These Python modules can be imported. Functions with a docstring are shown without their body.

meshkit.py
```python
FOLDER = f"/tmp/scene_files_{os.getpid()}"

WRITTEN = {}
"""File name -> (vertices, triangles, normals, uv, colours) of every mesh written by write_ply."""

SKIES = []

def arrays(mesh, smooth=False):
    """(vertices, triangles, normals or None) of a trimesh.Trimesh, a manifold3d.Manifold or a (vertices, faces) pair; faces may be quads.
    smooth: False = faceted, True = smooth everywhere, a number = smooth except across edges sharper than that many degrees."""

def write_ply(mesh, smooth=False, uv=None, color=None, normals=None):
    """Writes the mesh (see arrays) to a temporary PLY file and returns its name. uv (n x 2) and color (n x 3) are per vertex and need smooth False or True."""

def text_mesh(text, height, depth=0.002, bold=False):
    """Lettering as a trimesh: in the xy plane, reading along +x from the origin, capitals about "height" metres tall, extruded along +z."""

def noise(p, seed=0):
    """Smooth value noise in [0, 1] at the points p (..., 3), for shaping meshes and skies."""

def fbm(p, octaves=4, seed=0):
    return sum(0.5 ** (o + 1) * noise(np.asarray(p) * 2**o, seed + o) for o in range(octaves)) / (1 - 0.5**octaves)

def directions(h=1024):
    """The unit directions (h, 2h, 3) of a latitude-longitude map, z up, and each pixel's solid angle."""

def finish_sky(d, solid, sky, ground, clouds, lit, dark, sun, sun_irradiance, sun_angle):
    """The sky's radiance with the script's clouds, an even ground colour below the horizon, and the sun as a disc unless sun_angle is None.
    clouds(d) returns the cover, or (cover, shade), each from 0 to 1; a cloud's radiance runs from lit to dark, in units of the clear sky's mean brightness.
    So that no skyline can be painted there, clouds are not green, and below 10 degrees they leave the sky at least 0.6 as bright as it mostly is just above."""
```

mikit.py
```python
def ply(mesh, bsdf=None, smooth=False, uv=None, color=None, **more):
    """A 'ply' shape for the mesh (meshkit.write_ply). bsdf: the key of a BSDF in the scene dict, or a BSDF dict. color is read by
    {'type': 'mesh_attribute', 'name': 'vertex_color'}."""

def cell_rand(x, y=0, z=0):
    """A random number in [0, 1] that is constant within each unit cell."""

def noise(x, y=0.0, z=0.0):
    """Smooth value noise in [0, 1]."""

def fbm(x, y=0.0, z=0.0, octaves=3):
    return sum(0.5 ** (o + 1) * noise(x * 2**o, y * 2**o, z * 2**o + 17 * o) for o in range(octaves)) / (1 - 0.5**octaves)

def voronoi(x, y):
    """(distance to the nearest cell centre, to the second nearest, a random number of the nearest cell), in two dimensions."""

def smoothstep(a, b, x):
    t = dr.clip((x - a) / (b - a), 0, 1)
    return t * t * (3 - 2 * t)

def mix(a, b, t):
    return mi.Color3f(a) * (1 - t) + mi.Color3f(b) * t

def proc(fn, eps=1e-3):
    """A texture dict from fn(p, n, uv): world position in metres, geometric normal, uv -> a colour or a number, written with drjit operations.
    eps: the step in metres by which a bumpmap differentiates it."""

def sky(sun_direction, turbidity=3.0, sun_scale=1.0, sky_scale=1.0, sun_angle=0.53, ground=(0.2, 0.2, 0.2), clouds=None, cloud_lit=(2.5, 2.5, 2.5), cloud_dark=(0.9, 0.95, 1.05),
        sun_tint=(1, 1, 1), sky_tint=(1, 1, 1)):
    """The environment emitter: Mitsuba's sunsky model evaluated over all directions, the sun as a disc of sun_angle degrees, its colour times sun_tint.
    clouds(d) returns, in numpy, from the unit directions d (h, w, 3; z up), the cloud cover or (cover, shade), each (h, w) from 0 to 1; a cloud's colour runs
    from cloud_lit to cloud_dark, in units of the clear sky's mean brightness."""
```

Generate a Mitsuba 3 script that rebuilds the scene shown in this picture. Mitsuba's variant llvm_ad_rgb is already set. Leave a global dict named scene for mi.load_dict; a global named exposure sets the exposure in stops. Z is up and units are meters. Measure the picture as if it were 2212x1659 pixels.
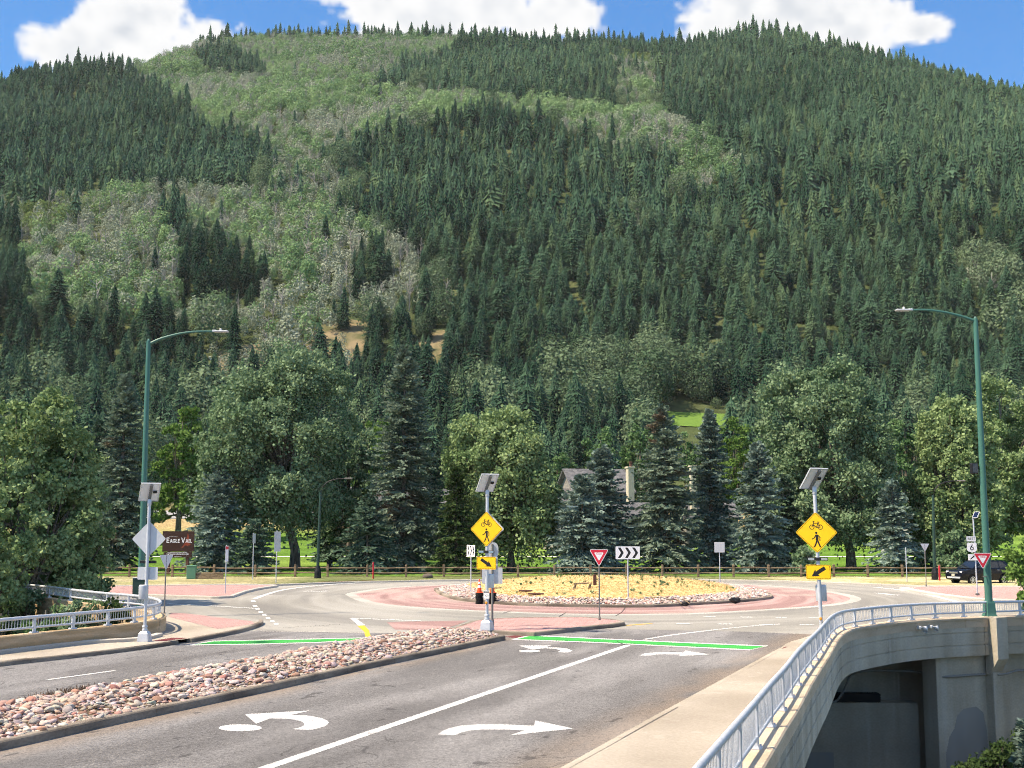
import math
import numpy as np
import trimesh
import shapely
from shapely.geometry import Polygon, LineString, Point
from shapely import affinity
import drjit as dr
import mitsuba as mi
import mikit
import meshkit
from mikit import noise, fbm, voronoi, cell_rand, smoothstep, mix, proc

scene, labels = {}, {}
TF = mi.ScalarTransform4f
PI = math.pi

# ------------------------------------------------------------------ camera, sky, exposure
CAM_H = 3.85
FOCAL = 2590.0            # of a picture 2212 x 1659 points wide and high
PITCH = math.atan(311 / FOCAL)
PC, PS = math.cos(PITCH), math.sin(PITCH)
scene['camera'] = {
    'type': 'perspective', 'fov': 2 * math.degrees(math.atan(1106 / FOCAL)), 'fov_axis': 'x',
    'near_clip': 0.5, 'far_clip': 6000.0,
    'to_world': TF().look_at(origin=[0, 0, CAM_H], target=[0, PC, CAM_H + PS], up=[0, 0, 1]),
}
HAZE = 0.6e-4
exposure = 2.38
SUN_AZ, SUN_EL = math.radians(-108), math.radians(53)
sun = [math.sin(SUN_AZ) * math.cos(SUN_EL), math.cos(SUN_AZ) * math.cos(SUN_EL), math.sin(SUN_EL)]


def cumulus(d):
    """Banks of summer cumulus standing behind the ridge, and scattered ones over the rest of the sky."""
    az = np.degrees(np.arctan2(d[..., 0], d[..., 1]))
    el = np.degrees(np.arcsin(np.clip(d[..., 2], -1, 1)))
    banks = [(-18.3, 22.4, 3.2, 2.6), (-21.0, 21.2, 2.2, 1.6), (-14.6, 21.6, 3.4, 1.7), (-6.5, 25.0, 3.2, 3.4), (-1.8, 25.4, 4.5, 3.6), (1.9, 23.7, 3.2, 2.4), (-3, 22, 6, 2.4),
             (12.6, 24.4, 3.6, 3.4), (10.4, 23.0, 2.6, 1.6), (16.0, 22.8, 2.8, 1.7), (19.2, 22.0, 1.7, 0.6), (30, 27, 6, 4), (-34, 28, 7, 5), (-22, 27.6, 2.0, 0.8)]
    q = np.stack([az * 0.42, el * 0.55, 0 * az + 3.1], -1)
    f = meshkit.fbm(q, 6, 3)
    f2 = meshkit.fbm(q * 2.3 + 9, 5, 8)
    m = np.full(az.shape, -1.0)
    for a, e, ra, re in banks:
        da = (az - a + 180) % 360 - 180
        m = np.maximum(m, 1 - np.sqrt((da / ra) ** 2 + ((el - e) / re) ** 2))
    other = meshkit.fbm(d * 4.0 + 5, 6, 11) * 2.2 - 1.16  # unseen clouds outside the view, cover raised to whiten and lift shaded areas
    away = np.clip((np.abs(az) - 26) / 8, 0, 1)
    m = np.maximum(m, other * away + (away - 1))
    f3 = meshkit.fbm(q * 6.1 + 4, 4, 5)
    c = m + (f - 0.5) * 1.25 + (f2 - 0.5) * 0.95 + (f3 - 0.5) * 0.55
    cover = np.clip((c - 0.03) / 0.24, 0, 1)
    shade = np.clip((c - 0.30) * 0.9, 0, 1) * np.clip((f2 - 0.33) * 2.6, 0, 0.75)
    return cover, shade


scene['sky'] = mikit.sky(sun, turbidity=2.6, clouds=cumulus, cloud_lit=(2.5, 2.5, 2.5), cloud_dark=(1.35, 1.5, 1.72), sky_tint=(0.44, 0.82, 1.12), ground=(0.16, 0.18, 0.13))

# ------------------------------------------------------------------ survey: points of the place, read off by their bearing and depression from the camera


def ray(px, py):
    a, b = (px - 1106) / FOCAL, -(py - 829.5) / FOCAL
    return np.array([a, PC - b * PS, PS + b * PC])


def at(px, py, z=0.0):
    d = ray(px, py)
    return np.array([0, 0, CAM_H]) + d * ((z - CAM_H) / d[2])


def at_depth(px, py, y):
    d = ray(px, py)
    return np.array([0, 0, CAM_H]) + d * (y / d[1])


def pts(ps, z=0.0):
    return [tuple(at(x, y, z)[:2]) for x, y in ps]


U = np.array([0.380, 0.925]); U /= np.linalg.norm(U)      # the way the near road runs
N = np.array([U[1], -U[0]])                               # to its right

# ------------------------------------------------------------------ mesh helpers


class MB:
    def __init__(self):
        self.v, self.f, self.c, self.n = [], [], [], 0

    def add(self, v, f, c=None):
        v, f = np.asarray(v, float), np.asarray(f, int)
        if f.shape[1] == 4:
            f = np.vstack([f[:, [0, 1, 2]], f[:, [0, 2, 3]]])
        self.v.append(v); self.f.append(f + self.n); self.n += len(v)
        if c is not None:
            self.c.append(np.broadcast_to(np.asarray(c, float), (len(v), 3)))
        return self

    def tm(self, m, c=None):
        return self.add(m.vertices, m.faces, c)

    def box(self, c, s, yaw=0.0, bev=0.0, M=None):
        v, f = cbox(s, bev)
        v = v @ rotz(yaw).T + np.asarray(c, float)
        if M is not None:
            v = M(v)
        return self.add(v, f)

    def tube(self, p, r, sides=8, cap=True):
        return self.add(*tube(p, r, sides, cap))

    def get(self):
        return np.vstack(self.v), np.vstack(self.f)

    def move(self, M):
        self.v = [M(v) for v in self.v]
        return self

    def put(self, key, bsdf, smooth=False):
        if self.c:
            scene[key] = mikit.ply(self.get(), bsdf, smooth if smooth in (True, False) else True, color=np.vstack(self.c))
        else:
            scene[key] = mikit.ply(self.get(), bsdf, smooth)
        return key


def rotz(a):
    c, s = math.cos(a), math.sin(a)
    return np.array([[c, -s, 0], [s, c, 0], [0, 0, 1.0]])


def cbox(s, b=0.0):
    s = np.asarray(s, float) / 2
    if b <= 0:
        v = np.array([[x, y, z] for x in (-1, 1) for y in (-1, 1) for z in (-1, 1)], float) * s
        f = np.array([[0, 1, 3, 2], [4, 6, 7, 5], [0, 4, 5, 1], [2, 3, 7, 6], [0, 2, 6, 4], [1, 5, 7, 3]])
        return v, f
    p = []
    for x in (-1, 1):
        for y in (-1, 1):
            for z in (-1, 1):
                q = np.array([x, y, z]) * s
                for k in range(3):
                    w = q.copy()
                    for j in range(3):
                        if j != k:
                            w[j] -= np.sign(w[j]) * b
                    p.append(w)
    h = trimesh.Trimesh(p, process=False).convex_hull
    return np.array(h.vertices), np.array(h.faces)


def tube(p, r, sides=8, cap=True):
    p = np.asarray(p, float)
    t = np.gradient(p, axis=0)
    t /= np.linalg.norm(t, axis=1, keepdims=True) + 1e-12
    a = np.cross(t, np.where(np.abs(t[:, 2:]) < 0.9, [0, 0, 1.0], [1.0, 0, 0]))
    a /= np.linalg.norm(a, axis=1, keepdims=True) + 1e-12
    b = np.cross(t, a)
    ang = np.arange(sides) * 2 * PI / sides
    v = (p[:, None] + np.broadcast_to(r, (len(p),))[:, None, None] * (np.cos(ang)[None, :, None] * a[:, None] + np.sin(ang)[None, :, None] * b[:, None])).reshape(-1, 3)
    i, j = np.meshgrid(np.arange(len(p) - 1), np.arange(sides), indexing='ij')
    q = np.stack([i * sides + j, (i + 1) * sides + j, (i + 1) * sides + (j + 1) % sides, i * sides + (j + 1) % sides], -1).reshape(-1, 4)
    f = np.vstack([q[:, [0, 1, 2]], q[:, [0, 2, 3]]])
    if cap:
        n = len(v)
        v = np.vstack([v, p[0], p[-1]])
        k = np.arange(sides)
        f = np.vstack([f, np.stack([k, (k + 1) % sides, k * 0 + n], 1), np.stack([(k + 1) % sides + n - sides, k + n - sides, k * 0 + n + 1], 1)])
    return v, f


def lathe(profile, sides=20, center=(0, 0, 0)):
    p = np.asarray(profile, float)
    ang = np.arange(sides) * 2 * PI / sides
    v = np.stack([p[:, None, 0] * np.cos(ang), p[:, None, 0] * np.sin(ang), np.broadcast_to(p[:, None, 1], (len(p), sides))], -1).reshape(-1, 3) + np.asarray(center, float)
    i, j = np.meshgrid(np.arange(len(p) - 1), np.arange(sides), indexing='ij')
    q = np.stack([i * sides + j, i * sides + (j + 1) % sides, (i + 1) * sides + (j + 1) % sides, (i + 1) * sides + j], -1).reshape(-1, 4)
    return v, np.vstack([q[:, [0, 1, 2]], q[:, [0, 2, 3]]])


def polys(g):
    return [x for x in getattr(g, 'geoms', [g]) if x.geom_type == 'Polygon' and x.area > 1e-6]


def tri(poly, z=0.0):
    """A flat sheet facing up."""
    m = MB()
    for g in polys(poly):
        v, f = trimesh.creation.triangulate_polygon(g, engine='earcut')
        v, f = np.asarray(v), np.asarray(f)
        a = v[f]
        cr = (a[:, 1, 0] - a[:, 0, 0]) * (a[:, 2, 1] - a[:, 0, 1]) - (a[:, 1, 1] - a[:, 0, 1]) * (a[:, 2, 0] - a[:, 0, 0])
        f = np.where(cr[:, None] < 0, f[:, ::-1], f)
        m.add(np.column_stack([v, np.full(len(v), float(z))]), f)
    return m


def solid(poly, z0, z1):
    m = MB()
    for g in polys(poly):
        e = trimesh.creation.extrude_polygon(g, z1 - z0, engine='earcut')
        m.add(np.asarray(e.vertices) + [0, 0, z0], e.faces)
    return m


def frame(origin, yaw):
    """Local x to the viewer's right, local -y towards the viewer, z up; yaw > 0 turns the face to the viewer's left... of the approach."""
    R = rotz(yaw)
    o = np.asarray(origin, float)
    return lambda v: np.asarray(v, float) @ R.T + o


def plate(poly, y_back, y_front, M):
    """A plate in the local xz plane whose front lies at y_front (towards -y)."""
    m = MB()
    for g in polys(poly):
        e = trimesh.creation.extrude_polygon(g, y_back - y_front, engine='earcut')
        v = np.asarray(e.vertices)
        m.add(M(np.column_stack([v[:, 0], y_back - v[:, 2], v[:, 1]])), e.faces)
    return m


def rrect(w, h, r, cx=0.0, cz=0.0):
    return shapely.box(cx - w / 2 + r, cz - h / 2 + r, cx + w / 2 - r, cz + h / 2 - r).buffer(r, quad_segs=4)


def text(s, height, M, cx, cz, y_front, bold=False, squeeze=1.0):
    t = meshkit.text_mesh(s, height, 0.003, bold)
    v = np.asarray(t.vertices)
    v = v - [(v[:, 0].min() + v[:, 0].max()) / 2, 0, 0]
    m = MB()
    return m.add(M(np.column_stack([v[:, 0] * squeeze + cx, y_front + 0.002 - v[:, 2], v[:, 1] + cz])), t.faces)


def sweep(path, profile, closed=False):
    """A profile of (offset to the right, height) drawn along a plan path (n, 2) or (n, 3)."""
    p = np.asarray(path, float)
    base = p[:, 2] if p.shape[1] == 3 else np.zeros(len(p))
    p = p[:, :2]
    if closed:
        t = np.roll(p, -1, 0) - np.roll(p, 1, 0)
    else:
        t = np.gradient(p, axis=0)
    t /= np.linalg.norm(t, axis=1, keepdims=True)
    r = np.column_stack([t[:, 1], -t[:, 0]])
    pr = np.asarray(profile, float)
    k, n = len(pr), len(p)
    v = np.concatenate([p[:, None] + r[:, None] * pr[None, :, :1], (base[:, None] + pr[None, :, 1])[..., None]], -1).reshape(-1, 3)
    i, j = np.meshgrid(np.arange(n if closed else n - 1), np.arange(k), indexing='ij')
    a, b = i * k + j, ((i + 1) % n) * k + j
    q = np.stack([a, i * k + (j + 1) % k, ((i + 1) % n) * k + (j + 1) % k, b], -1).reshape(-1, 4)
    f = np.vstack([q[:, [0, 1, 2]], q[:, [0, 2, 3]]])
    if not closed:
        for o, flip in ((0, True), ((n - 1) * k, False)):
            c = np.array([[o, o + x, o + x + 1] for x in range(1, k - 1)])
            f = np.vstack([f, c[:, ::-1] if flip else c])
    m = trimesh.Trimesh(v, f, process=False)
    if m.volume < 0:
        f = f[:, ::-1]
    return v, f


def resample(path, step):
    ls = LineString(path)
    n = max(2, int(round(ls.length / step)) + 1)
    return np.array([ls.interpolate(x).coords[0] for x in np.linspace(0, ls.length, n)])


def smooth_path(path, step, rounds=3):
    p = np.asarray(path, float)
    for _ in range(rounds):
        a, b = p[:-1] * 0.75 + p[1:] * 0.25, p[:-1] * 0.25 + p[1:] * 0.75
        p = np.vstack([p[:1], np.stack([a, b], 1).reshape(-1, p.shape[1]), p[-1:]])
    return resample(p, step)


def piece(path, a, b, step=0.6):
    ls = LineString(path)
    n = max(2, int((b - a) / step) + 1)
    return np.array([ls.interpolate(x).coords[0] for x in np.linspace(a, b, n)])


def offset(path, d):
    p = np.asarray(path, float)[:, :2]
    t = np.gradient(p, axis=0); t /= np.linalg.norm(t, axis=1, keepdims=True)
    return p + np.column_stack([t[:, 1], -t[:, 0]]) * d


def tag(key, label, cat, group=None, kind=None):
    labels[key] = {'label': label, 'category': cat}
    if group:
        labels[key]['group'] = group
    if kind:
        labels[key]['kind'] = kind
    return key


COUNT = {}


def num(name):
    k = COUNT.get(name, 0)
    COUNT[name] = k + 1
    return name if k == 0 else f'{name}_{k:03d}'


def struct(key, m, bsdf, label, cat, smooth=False, kind='structure'):
    m.put(key, bsdf, smooth)
    return tag(key, label, cat, kind=kind)


# ------------------------------------------------------------------ materials


def mat(key, color, rough=0.7, spec=0.3, metallic=0.0, bump=None, bump_eps=0.01, two=True, **more):
    b = {'type': 'principled', 'base_color': {'type': 'rgb', 'value': list(color)} if isinstance(color, (tuple, list)) else proc(color), 'roughness': rough, 'specular': spec, 'metallic': metallic, **more}
    if bump is not None:
        b = {'type': 'bumpmap', 'arbitrary': proc(bump, bump_eps), 'scale': 1.0, 'bsdf': b}
    scene[key] = {'type': 'twosided', 'bsdf': b} if two else b
    return key


def vcol(key, rough=0.8):
    scene[key] = {'type': 'twosided', 'bsdf': {'type': 'principled', 'base_color': {'type': 'mesh_attribute', 'name': 'vertex_color'}, 'roughness': rough, 'specular': 0.2}}
    return key


def along(p):
    return p.x * float(U[0]) + p.y * float(U[1]), p.x * float(N[0]) + p.y * float(N[1])


def c_asphalt(p, n, uv):
    s, t = along(p)
    g = noise(p.x * 38, p.y * 38)
    g2 = noise(p.x * 14 + 3, p.y * 14)
    wide = fbm(s * 0.22, t * 0.9, 1.0, 3)
    c = mix((0.112, 0.109, 0.107), (0.180, 0.176, 0.173), smoothstep(0.25, 0.75, wide))
    c = c * (0.56 + 0.66 * g + 0.26 * g2)
    sp = smoothstep(0.80, 0.95, noise(p.x * 55, p.y * 55, 7))
    c = mix(c, (0.30, 0.28, 0.25), sp * 0.55)
    # dust washed to the gutters
    d1 = smoothstep(1.5, 0.1, dr.abs(t - RIGHT_KERB_T)) * smoothstep(0.2, 0.8, fbm(s * 0.5, t * 1.6, 4, 3) + 0.18)
    d2 = smoothstep(1.1, 0.0, dr.abs(t - MEDIAN_KERB_T)) * smoothstep(0.3, 0.8, fbm(s * 0.6, t * 2.0, 9, 3) + 0.16)
    c = mix(c, (0.30, 0.21, 0.125), (d1 + d2) * 0.42 * (0.45 + 0.55 * g))
    oil = smoothstep(0.76, 0.84, fbm(s * 1.5 + 5, t * 3.2, 2, 3))
    # wheel tracks worn along both lanes, and a few hairline cracks
    w = dr.abs(t - RIGHT_KERB_T + 2.2 - 4.6 * dr.round((t - RIGHT_KERB_T + 2.2) / 4.6))
    c = c * (1.0 + 0.09 * smoothstep(0.75, 0.15, dr.abs(w - 0.85)) * (0.5 + fbm(s * 0.3, t, 3, 2)))
    cr = dr.abs(fbm(s * 0.33 + 4, t * 0.55 + 2, 6, 3) - 0.5)
    c = mix(c, (0.040, 0.039, 0.040), smoothstep(0.0045, 0.0015, cr) * smoothstep(0.50, 0.62, fbm(s * 0.12 + 8, t * 0.2, 1, 2)) * 0.45)
    return mix(c, (0.030, 0.029, 0.030), oil * 0.55)


def c_pavement(p, n, uv):
    dx, dy = p.x - 5.0, p.y - 70.5
    r = dr.sqrt(dx * dx + dy * dy * 0.6)
    a = dr.atan2(dy, dx)
    sw = fbm(r * 1.7, a * 1.6, 2.0, 4)
    big = fbm(p.x * 0.16, p.y * 0.10, 5.0, 3)
    g = noise(p.x * 24, p.y * 24)
    c = mix((0.20, 0.193, 0.172), (0.31, 0.300, 0.268), smoothstep(0.25, 0.75, big * 0.55 + sw * 0.45))
    tyre = smoothstep(0.52, 0.75, fbm(r * 0.75 + 1.5, a * 0.9, 8, 2))
    c = mix(c, (0.15, 0.145, 0.135), tyre * 0.55)
    return c * (0.88 + 0.24 * g)


def c_apron(p, n, uv):
    dx, dy = p.x - 5.0, p.y - 70.5
    r = dr.sqrt(dx * dx + dy * dy * 0.6)
    a = dr.atan2(dy, dx)
    sw = fbm(r * 2.2, a * 2.0, 3.0, 4)
    c = mix((0.235, 0.150, 0.138), (0.365, 0.250, 0.230), smoothstep(0.25, 0.75, sw))
    big = fbm(p.x * 0.35, p.y * 0.2, 1.0, 3)
    c = mix(c, (0.36, 0.30, 0.26), smoothstep(0.5, 0.8, big) * 0.7)
    return c * (0.86 + 0.28 * noise(p.x * 20, p.y * 20))


def c_brick(p, n, uv):
    u, v = (p.x * 0.8 + p.y * 0.6) / 0.42, (p.y * 0.8 - p.x * 0.6) / 0.21
    row = dr.floor(v)
    u = u + 0.5 * (row - 2 * dr.floor(row / 2))
    fu, fv = u - dr.floor(u), v - dr.floor(v)
    joint = smoothstep(0.0, 0.07, dr.minimum(fu, 1 - fu)) * smoothstep(0.0, 0.12, dr.minimum(fv, 1 - fv))
    k = cell_rand(dr.floor(u), row)
    c = mix((0.32, 0.185, 0.17), (0.44, 0.29, 0.265), k * 0.6 + 0.4 * fbm(p.x * 0.5, p.y * 0.5, 0, 3))
    c = mix((0.22, 0.14, 0.125), c, joint)
    return c * (0.9 + 0.2 * noise(p.x * 17, p.y * 17))


def c_concrete(p, n, uv):
    big = fbm(p.x * 0.4, p.y * 0.4, p.z * 0.8, 4)
    g = noise(p.x * 26, p.y * 26, p.z * 26)
    c = mix((0.265, 0.232, 0.185), (0.375, 0.335, 0.275), smoothstep(0.2, 0.8, big)) * (0.88 + 0.24 * g)
    st = smoothstep(0.70, 0.82, fbm(p.x * 2.6, p.y * 2.6, 3.0, 3))
    return mix(c, (0.46, 0.42, 0.35), st * 0.25)


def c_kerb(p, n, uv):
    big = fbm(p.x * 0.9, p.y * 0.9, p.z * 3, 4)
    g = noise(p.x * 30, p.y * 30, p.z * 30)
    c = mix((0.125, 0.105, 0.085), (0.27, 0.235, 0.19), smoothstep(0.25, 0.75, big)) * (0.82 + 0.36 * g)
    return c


def c_kerb_clean(p, n, uv):
    big = fbm(p.x * 0.7, p.y * 0.7, p.z * 3, 4)
    return mix((0.38, 0.35, 0.30), (0.52, 0.49, 0.43), big) * (0.9 + 0.2 * noise(p.x * 25, p.y * 25, p.z * 25))


def c_wall(p, n, uv):
    run = fbm(p.x * 1.5, p.y * 1.5, p.z * 0.13, 4)
    big = fbm(p.x * 0.3, p.y * 0.3, p.z * 0.5, 3)
    g = noise(p.x * 18, p.y * 18, p.z * 18)
    c = mix((0.28, 0.248, 0.188), (0.46, 0.415, 0.325), smoothstep(0.25, 0.75, run * 0.6 + big * 0.4))
    drip = smoothstep(0.60, 0.74, fbm(p.x * 3.1, p.y * 3.1, p.z * 0.10 + 4, 3))
    c = mix(c, (0.44, 0.42, 0.37), drip * 0.35)
    return c * (0.9 + 0.2 * g)


def c_parapet(p, n, uv):
    s = fbm(p.x * 0.8, p.y * 0.8, p.z * 7, 4)
    c = mix((0.36, 0.26, 0.15), (0.52, 0.40, 0.26), smoothstep(0.25, 0.75, s))
    return c * (0.9 + 0.2 * noise(p.x * 24, p.y * 24, p.z * 24))


def c_verge(p, n, uv):
    b = fbm(p.x * 0.35, p.y * 0.35, 0, 4)
    f = noise(p.x * 6, p.y * 3.0)
    c = mix((0.25, 0.225, 0.12), (0.40, 0.35, 0.21), smoothstep(0.3, 0.7, b))
    c = mix(c, (0.20, 0.23, 0.09), smoothstep(0.5, 0.75, fbm(p.x * 0.6 + 7, p.y * 0.6, 3, 3)) * 0.7)
    c = mix(c, mix((0.060, 0.085, 0.030), (0.120, 0.140, 0.055), b), smoothstep(-19.0, -14.0, p.x) * smoothstep(22.0, 17.0, p.x) * 0.85)  # middle stretch is greener grass, darkened to stand in for tree shade
    return c * (0.72 + 0.5 * f)


def c_lawn(p, n, uv):
    b = fbm(p.x * 0.08, p.y * 0.05, 0, 4)
    f = noise(p.x * 5, p.y * 3.2)
    c = mix((0.085, 0.160, 0.028), (0.145, 0.220, 0.048), smoothstep(0.3, 0.7, b))
    stripe = smoothstep(-0.2, 0.2, dr.sin(p.y * 0.55 + p.x * 0.12))
    c = c * (0.90 + 0.16 * stripe)
    dry = smoothstep(176, 196, p.y + 14 * (fbm(p.x * 0.06, p.y * 0.06, 4, 3) - 0.5))
    c = mix(c, mix((0.28, 0.21, 0.10), (0.40, 0.31, 0.16), f), dry)
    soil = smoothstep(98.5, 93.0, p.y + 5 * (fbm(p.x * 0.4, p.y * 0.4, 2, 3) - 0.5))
    c = mix(c, mix((0.045, 0.04, 0.022), (0.10, 0.095, 0.045), f), soil)  # ground along the fence darkened to paint in the shade of the trees
    c = mix(c, (0.12, 0.125, 0.06), smoothstep(203.0, 216.0, p.y))
    return c * (0.78 + 0.4 * f)


def c_hill(p, n, uv):
    b = fbm(p.x * 0.012, p.y * 0.012, 0, 4)
    f = noise(p.x * 0.5, p.y * 0.5)
    c = mix((0.060, 0.080, 0.034), (0.100, 0.118, 0.054), smoothstep(0.35, 0.7, b))
    return c * (0.7 + 0.6 * f)


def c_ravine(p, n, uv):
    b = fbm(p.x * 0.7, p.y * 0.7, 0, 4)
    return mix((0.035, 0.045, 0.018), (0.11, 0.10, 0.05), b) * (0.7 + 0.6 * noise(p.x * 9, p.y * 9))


def c_bark(p, n, uv):
    b = fbm(p.x * 5, p.y * 5, p.z * 0.9, 4)
    return mix((0.07, 0.06, 0.048), (0.28, 0.25, 0.21), smoothstep(0.25, 0.8, b))


def c_wood(p, n, uv):
    b = fbm(p.x * 2.2, p.y * 12, p.z * 12, 4)
    return mix((0.12, 0.085, 0.055), (0.33, 0.25, 0.165), smoothstep(0.2, 0.8, b))


def c_roof(p, n, uv):
    row = dr.floor(p.z / 0.16)
    k = cell_rand(dr.floor(p.x / 0.5 + row * 0.37), row)
    return mix((0.115, 0.115, 0.12), (0.20, 0.20, 0.205), k) * (0.85 + 0.3 * noise(p.x * 6, p.y * 6, p.z * 6))


def c_siding(p, n, uv):
    fz = p.z / 0.22 - dr.floor(p.z / 0.22)
    c = mix((0.20, 0.19, 0.17), (0.30, 0.29, 0.26), fbm(p.x * 0.7, p.y * 0.7, p.z * 3, 3))
    return c * (0.55 + 0.45 * smoothstep(0.0, 0.12, fz))


def c_mulch(p, n, uv):
    a = fbm(p.x * 7, p.y * 4, 0, 4)
    c = mix((0.39, 0.27, 0.11), (0.61, 0.46, 0.22), smoothstep(0.3, 0.7, a))
    return c * (0.7 + 0.5 * noise(p.x * 18, p.y * 12))


def foliage(dark, light, fine, scale=0.45, warm=None, hue=None):
    def fn(p, n, uv):
        a = fbm(p.x * scale, p.y * scale, p.z * scale, 3)
        k = noise(p.x * fine, p.y * fine, p.z * fine)
        c = mix(dark, light, smoothstep(0.25, 0.75, a * 0.55 + k * 0.45))
        if warm is not None:
            c = mix(c, warm, smoothstep(0.66, 0.80, fbm(p.x * scale * 0.7 + 11, p.y * scale * 0.7, p.z * scale * 0.7, 2)) * 0.8)
        return c
    return fn


def leaf(key, dark, light, fine=3.0, scale=0.45, warm=None, trans=0.40, rough=0.42):
    scene[key] = {'type': 'principledthin', 'base_color': proc(foliage(dark, light, fine, scale, warm)), 'roughness': rough, 'diff_trans': trans, 'spec_trans': 0.0, 'eta': 1.35}
    return key


RIGHT_KERB_T = float(at(1222, 1659)[:2] @ N)
MEDIAN_KERB_T = float(at(545, 1502)[:2] @ N)
mat('m_asphalt', c_asphalt, 0.9, 0.15)
mat('m_pavement', c_pavement, 0.85, 0.2)
mat('m_apron', c_apron, 0.85, 0.2)
mat('m_brick', c_brick, 0.85, 0.2)
mat('m_concrete', c_concrete, 0.9, 0.15)
mat('m_kerb', c_kerb, 0.9, 0.15)
mat('m_kerb_clean', c_kerb_clean, 0.9, 0.15)
mat('m_wall', c_wall, 0.9, 0.15)
mat('m_parapet', c_parapet, 0.9, 0.15)
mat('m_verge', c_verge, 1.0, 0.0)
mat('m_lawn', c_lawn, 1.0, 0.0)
mat('m_hill', c_hill, 1.0, 0.0)
mat('m_ravine', c_ravine, 1.0, 0.0)
mat('m_bark', c_bark, 0.95, 0.1)
mat('m_wood', c_wood, 0.9, 0.1)
mat('m_roof', c_roof, 0.9, 0.15)
mat('m_siding', c_siding, 0.8, 0.2)
mat('m_mulch', c_mulch, 1.0, 0.0)


def c_paint(p, n, uv):
    w = fbm(p.x * 3, p.y * 3, 0, 4)
    worn = smoothstep(0.60, 0.80, noise(p.x * 40, p.y * 40) * 0.5 + w * 0.55)
    return mix((0.58, 0.58, 0.555), (0.26, 0.25, 0.24), worn * 0.85) * (0.92 + 0.16 * w)


def c_green(p, n, uv):
    w = fbm(p.x * 1.2, p.y * 1.2, 0, 4)
    return mix((0.035, 0.27, 0.045), (0.065, 0.35, 0.075), w) * (0.88 + 0.24 * noise(p.x * 22, p.y * 22))


def c_galv(p, n, uv):
    a = fbm(p.x * 9, p.y * 9, p.z * 4, 3)
    return mix((0.46, 0.49, 0.53), (0.66, 0.69, 0.73), a)


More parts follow.
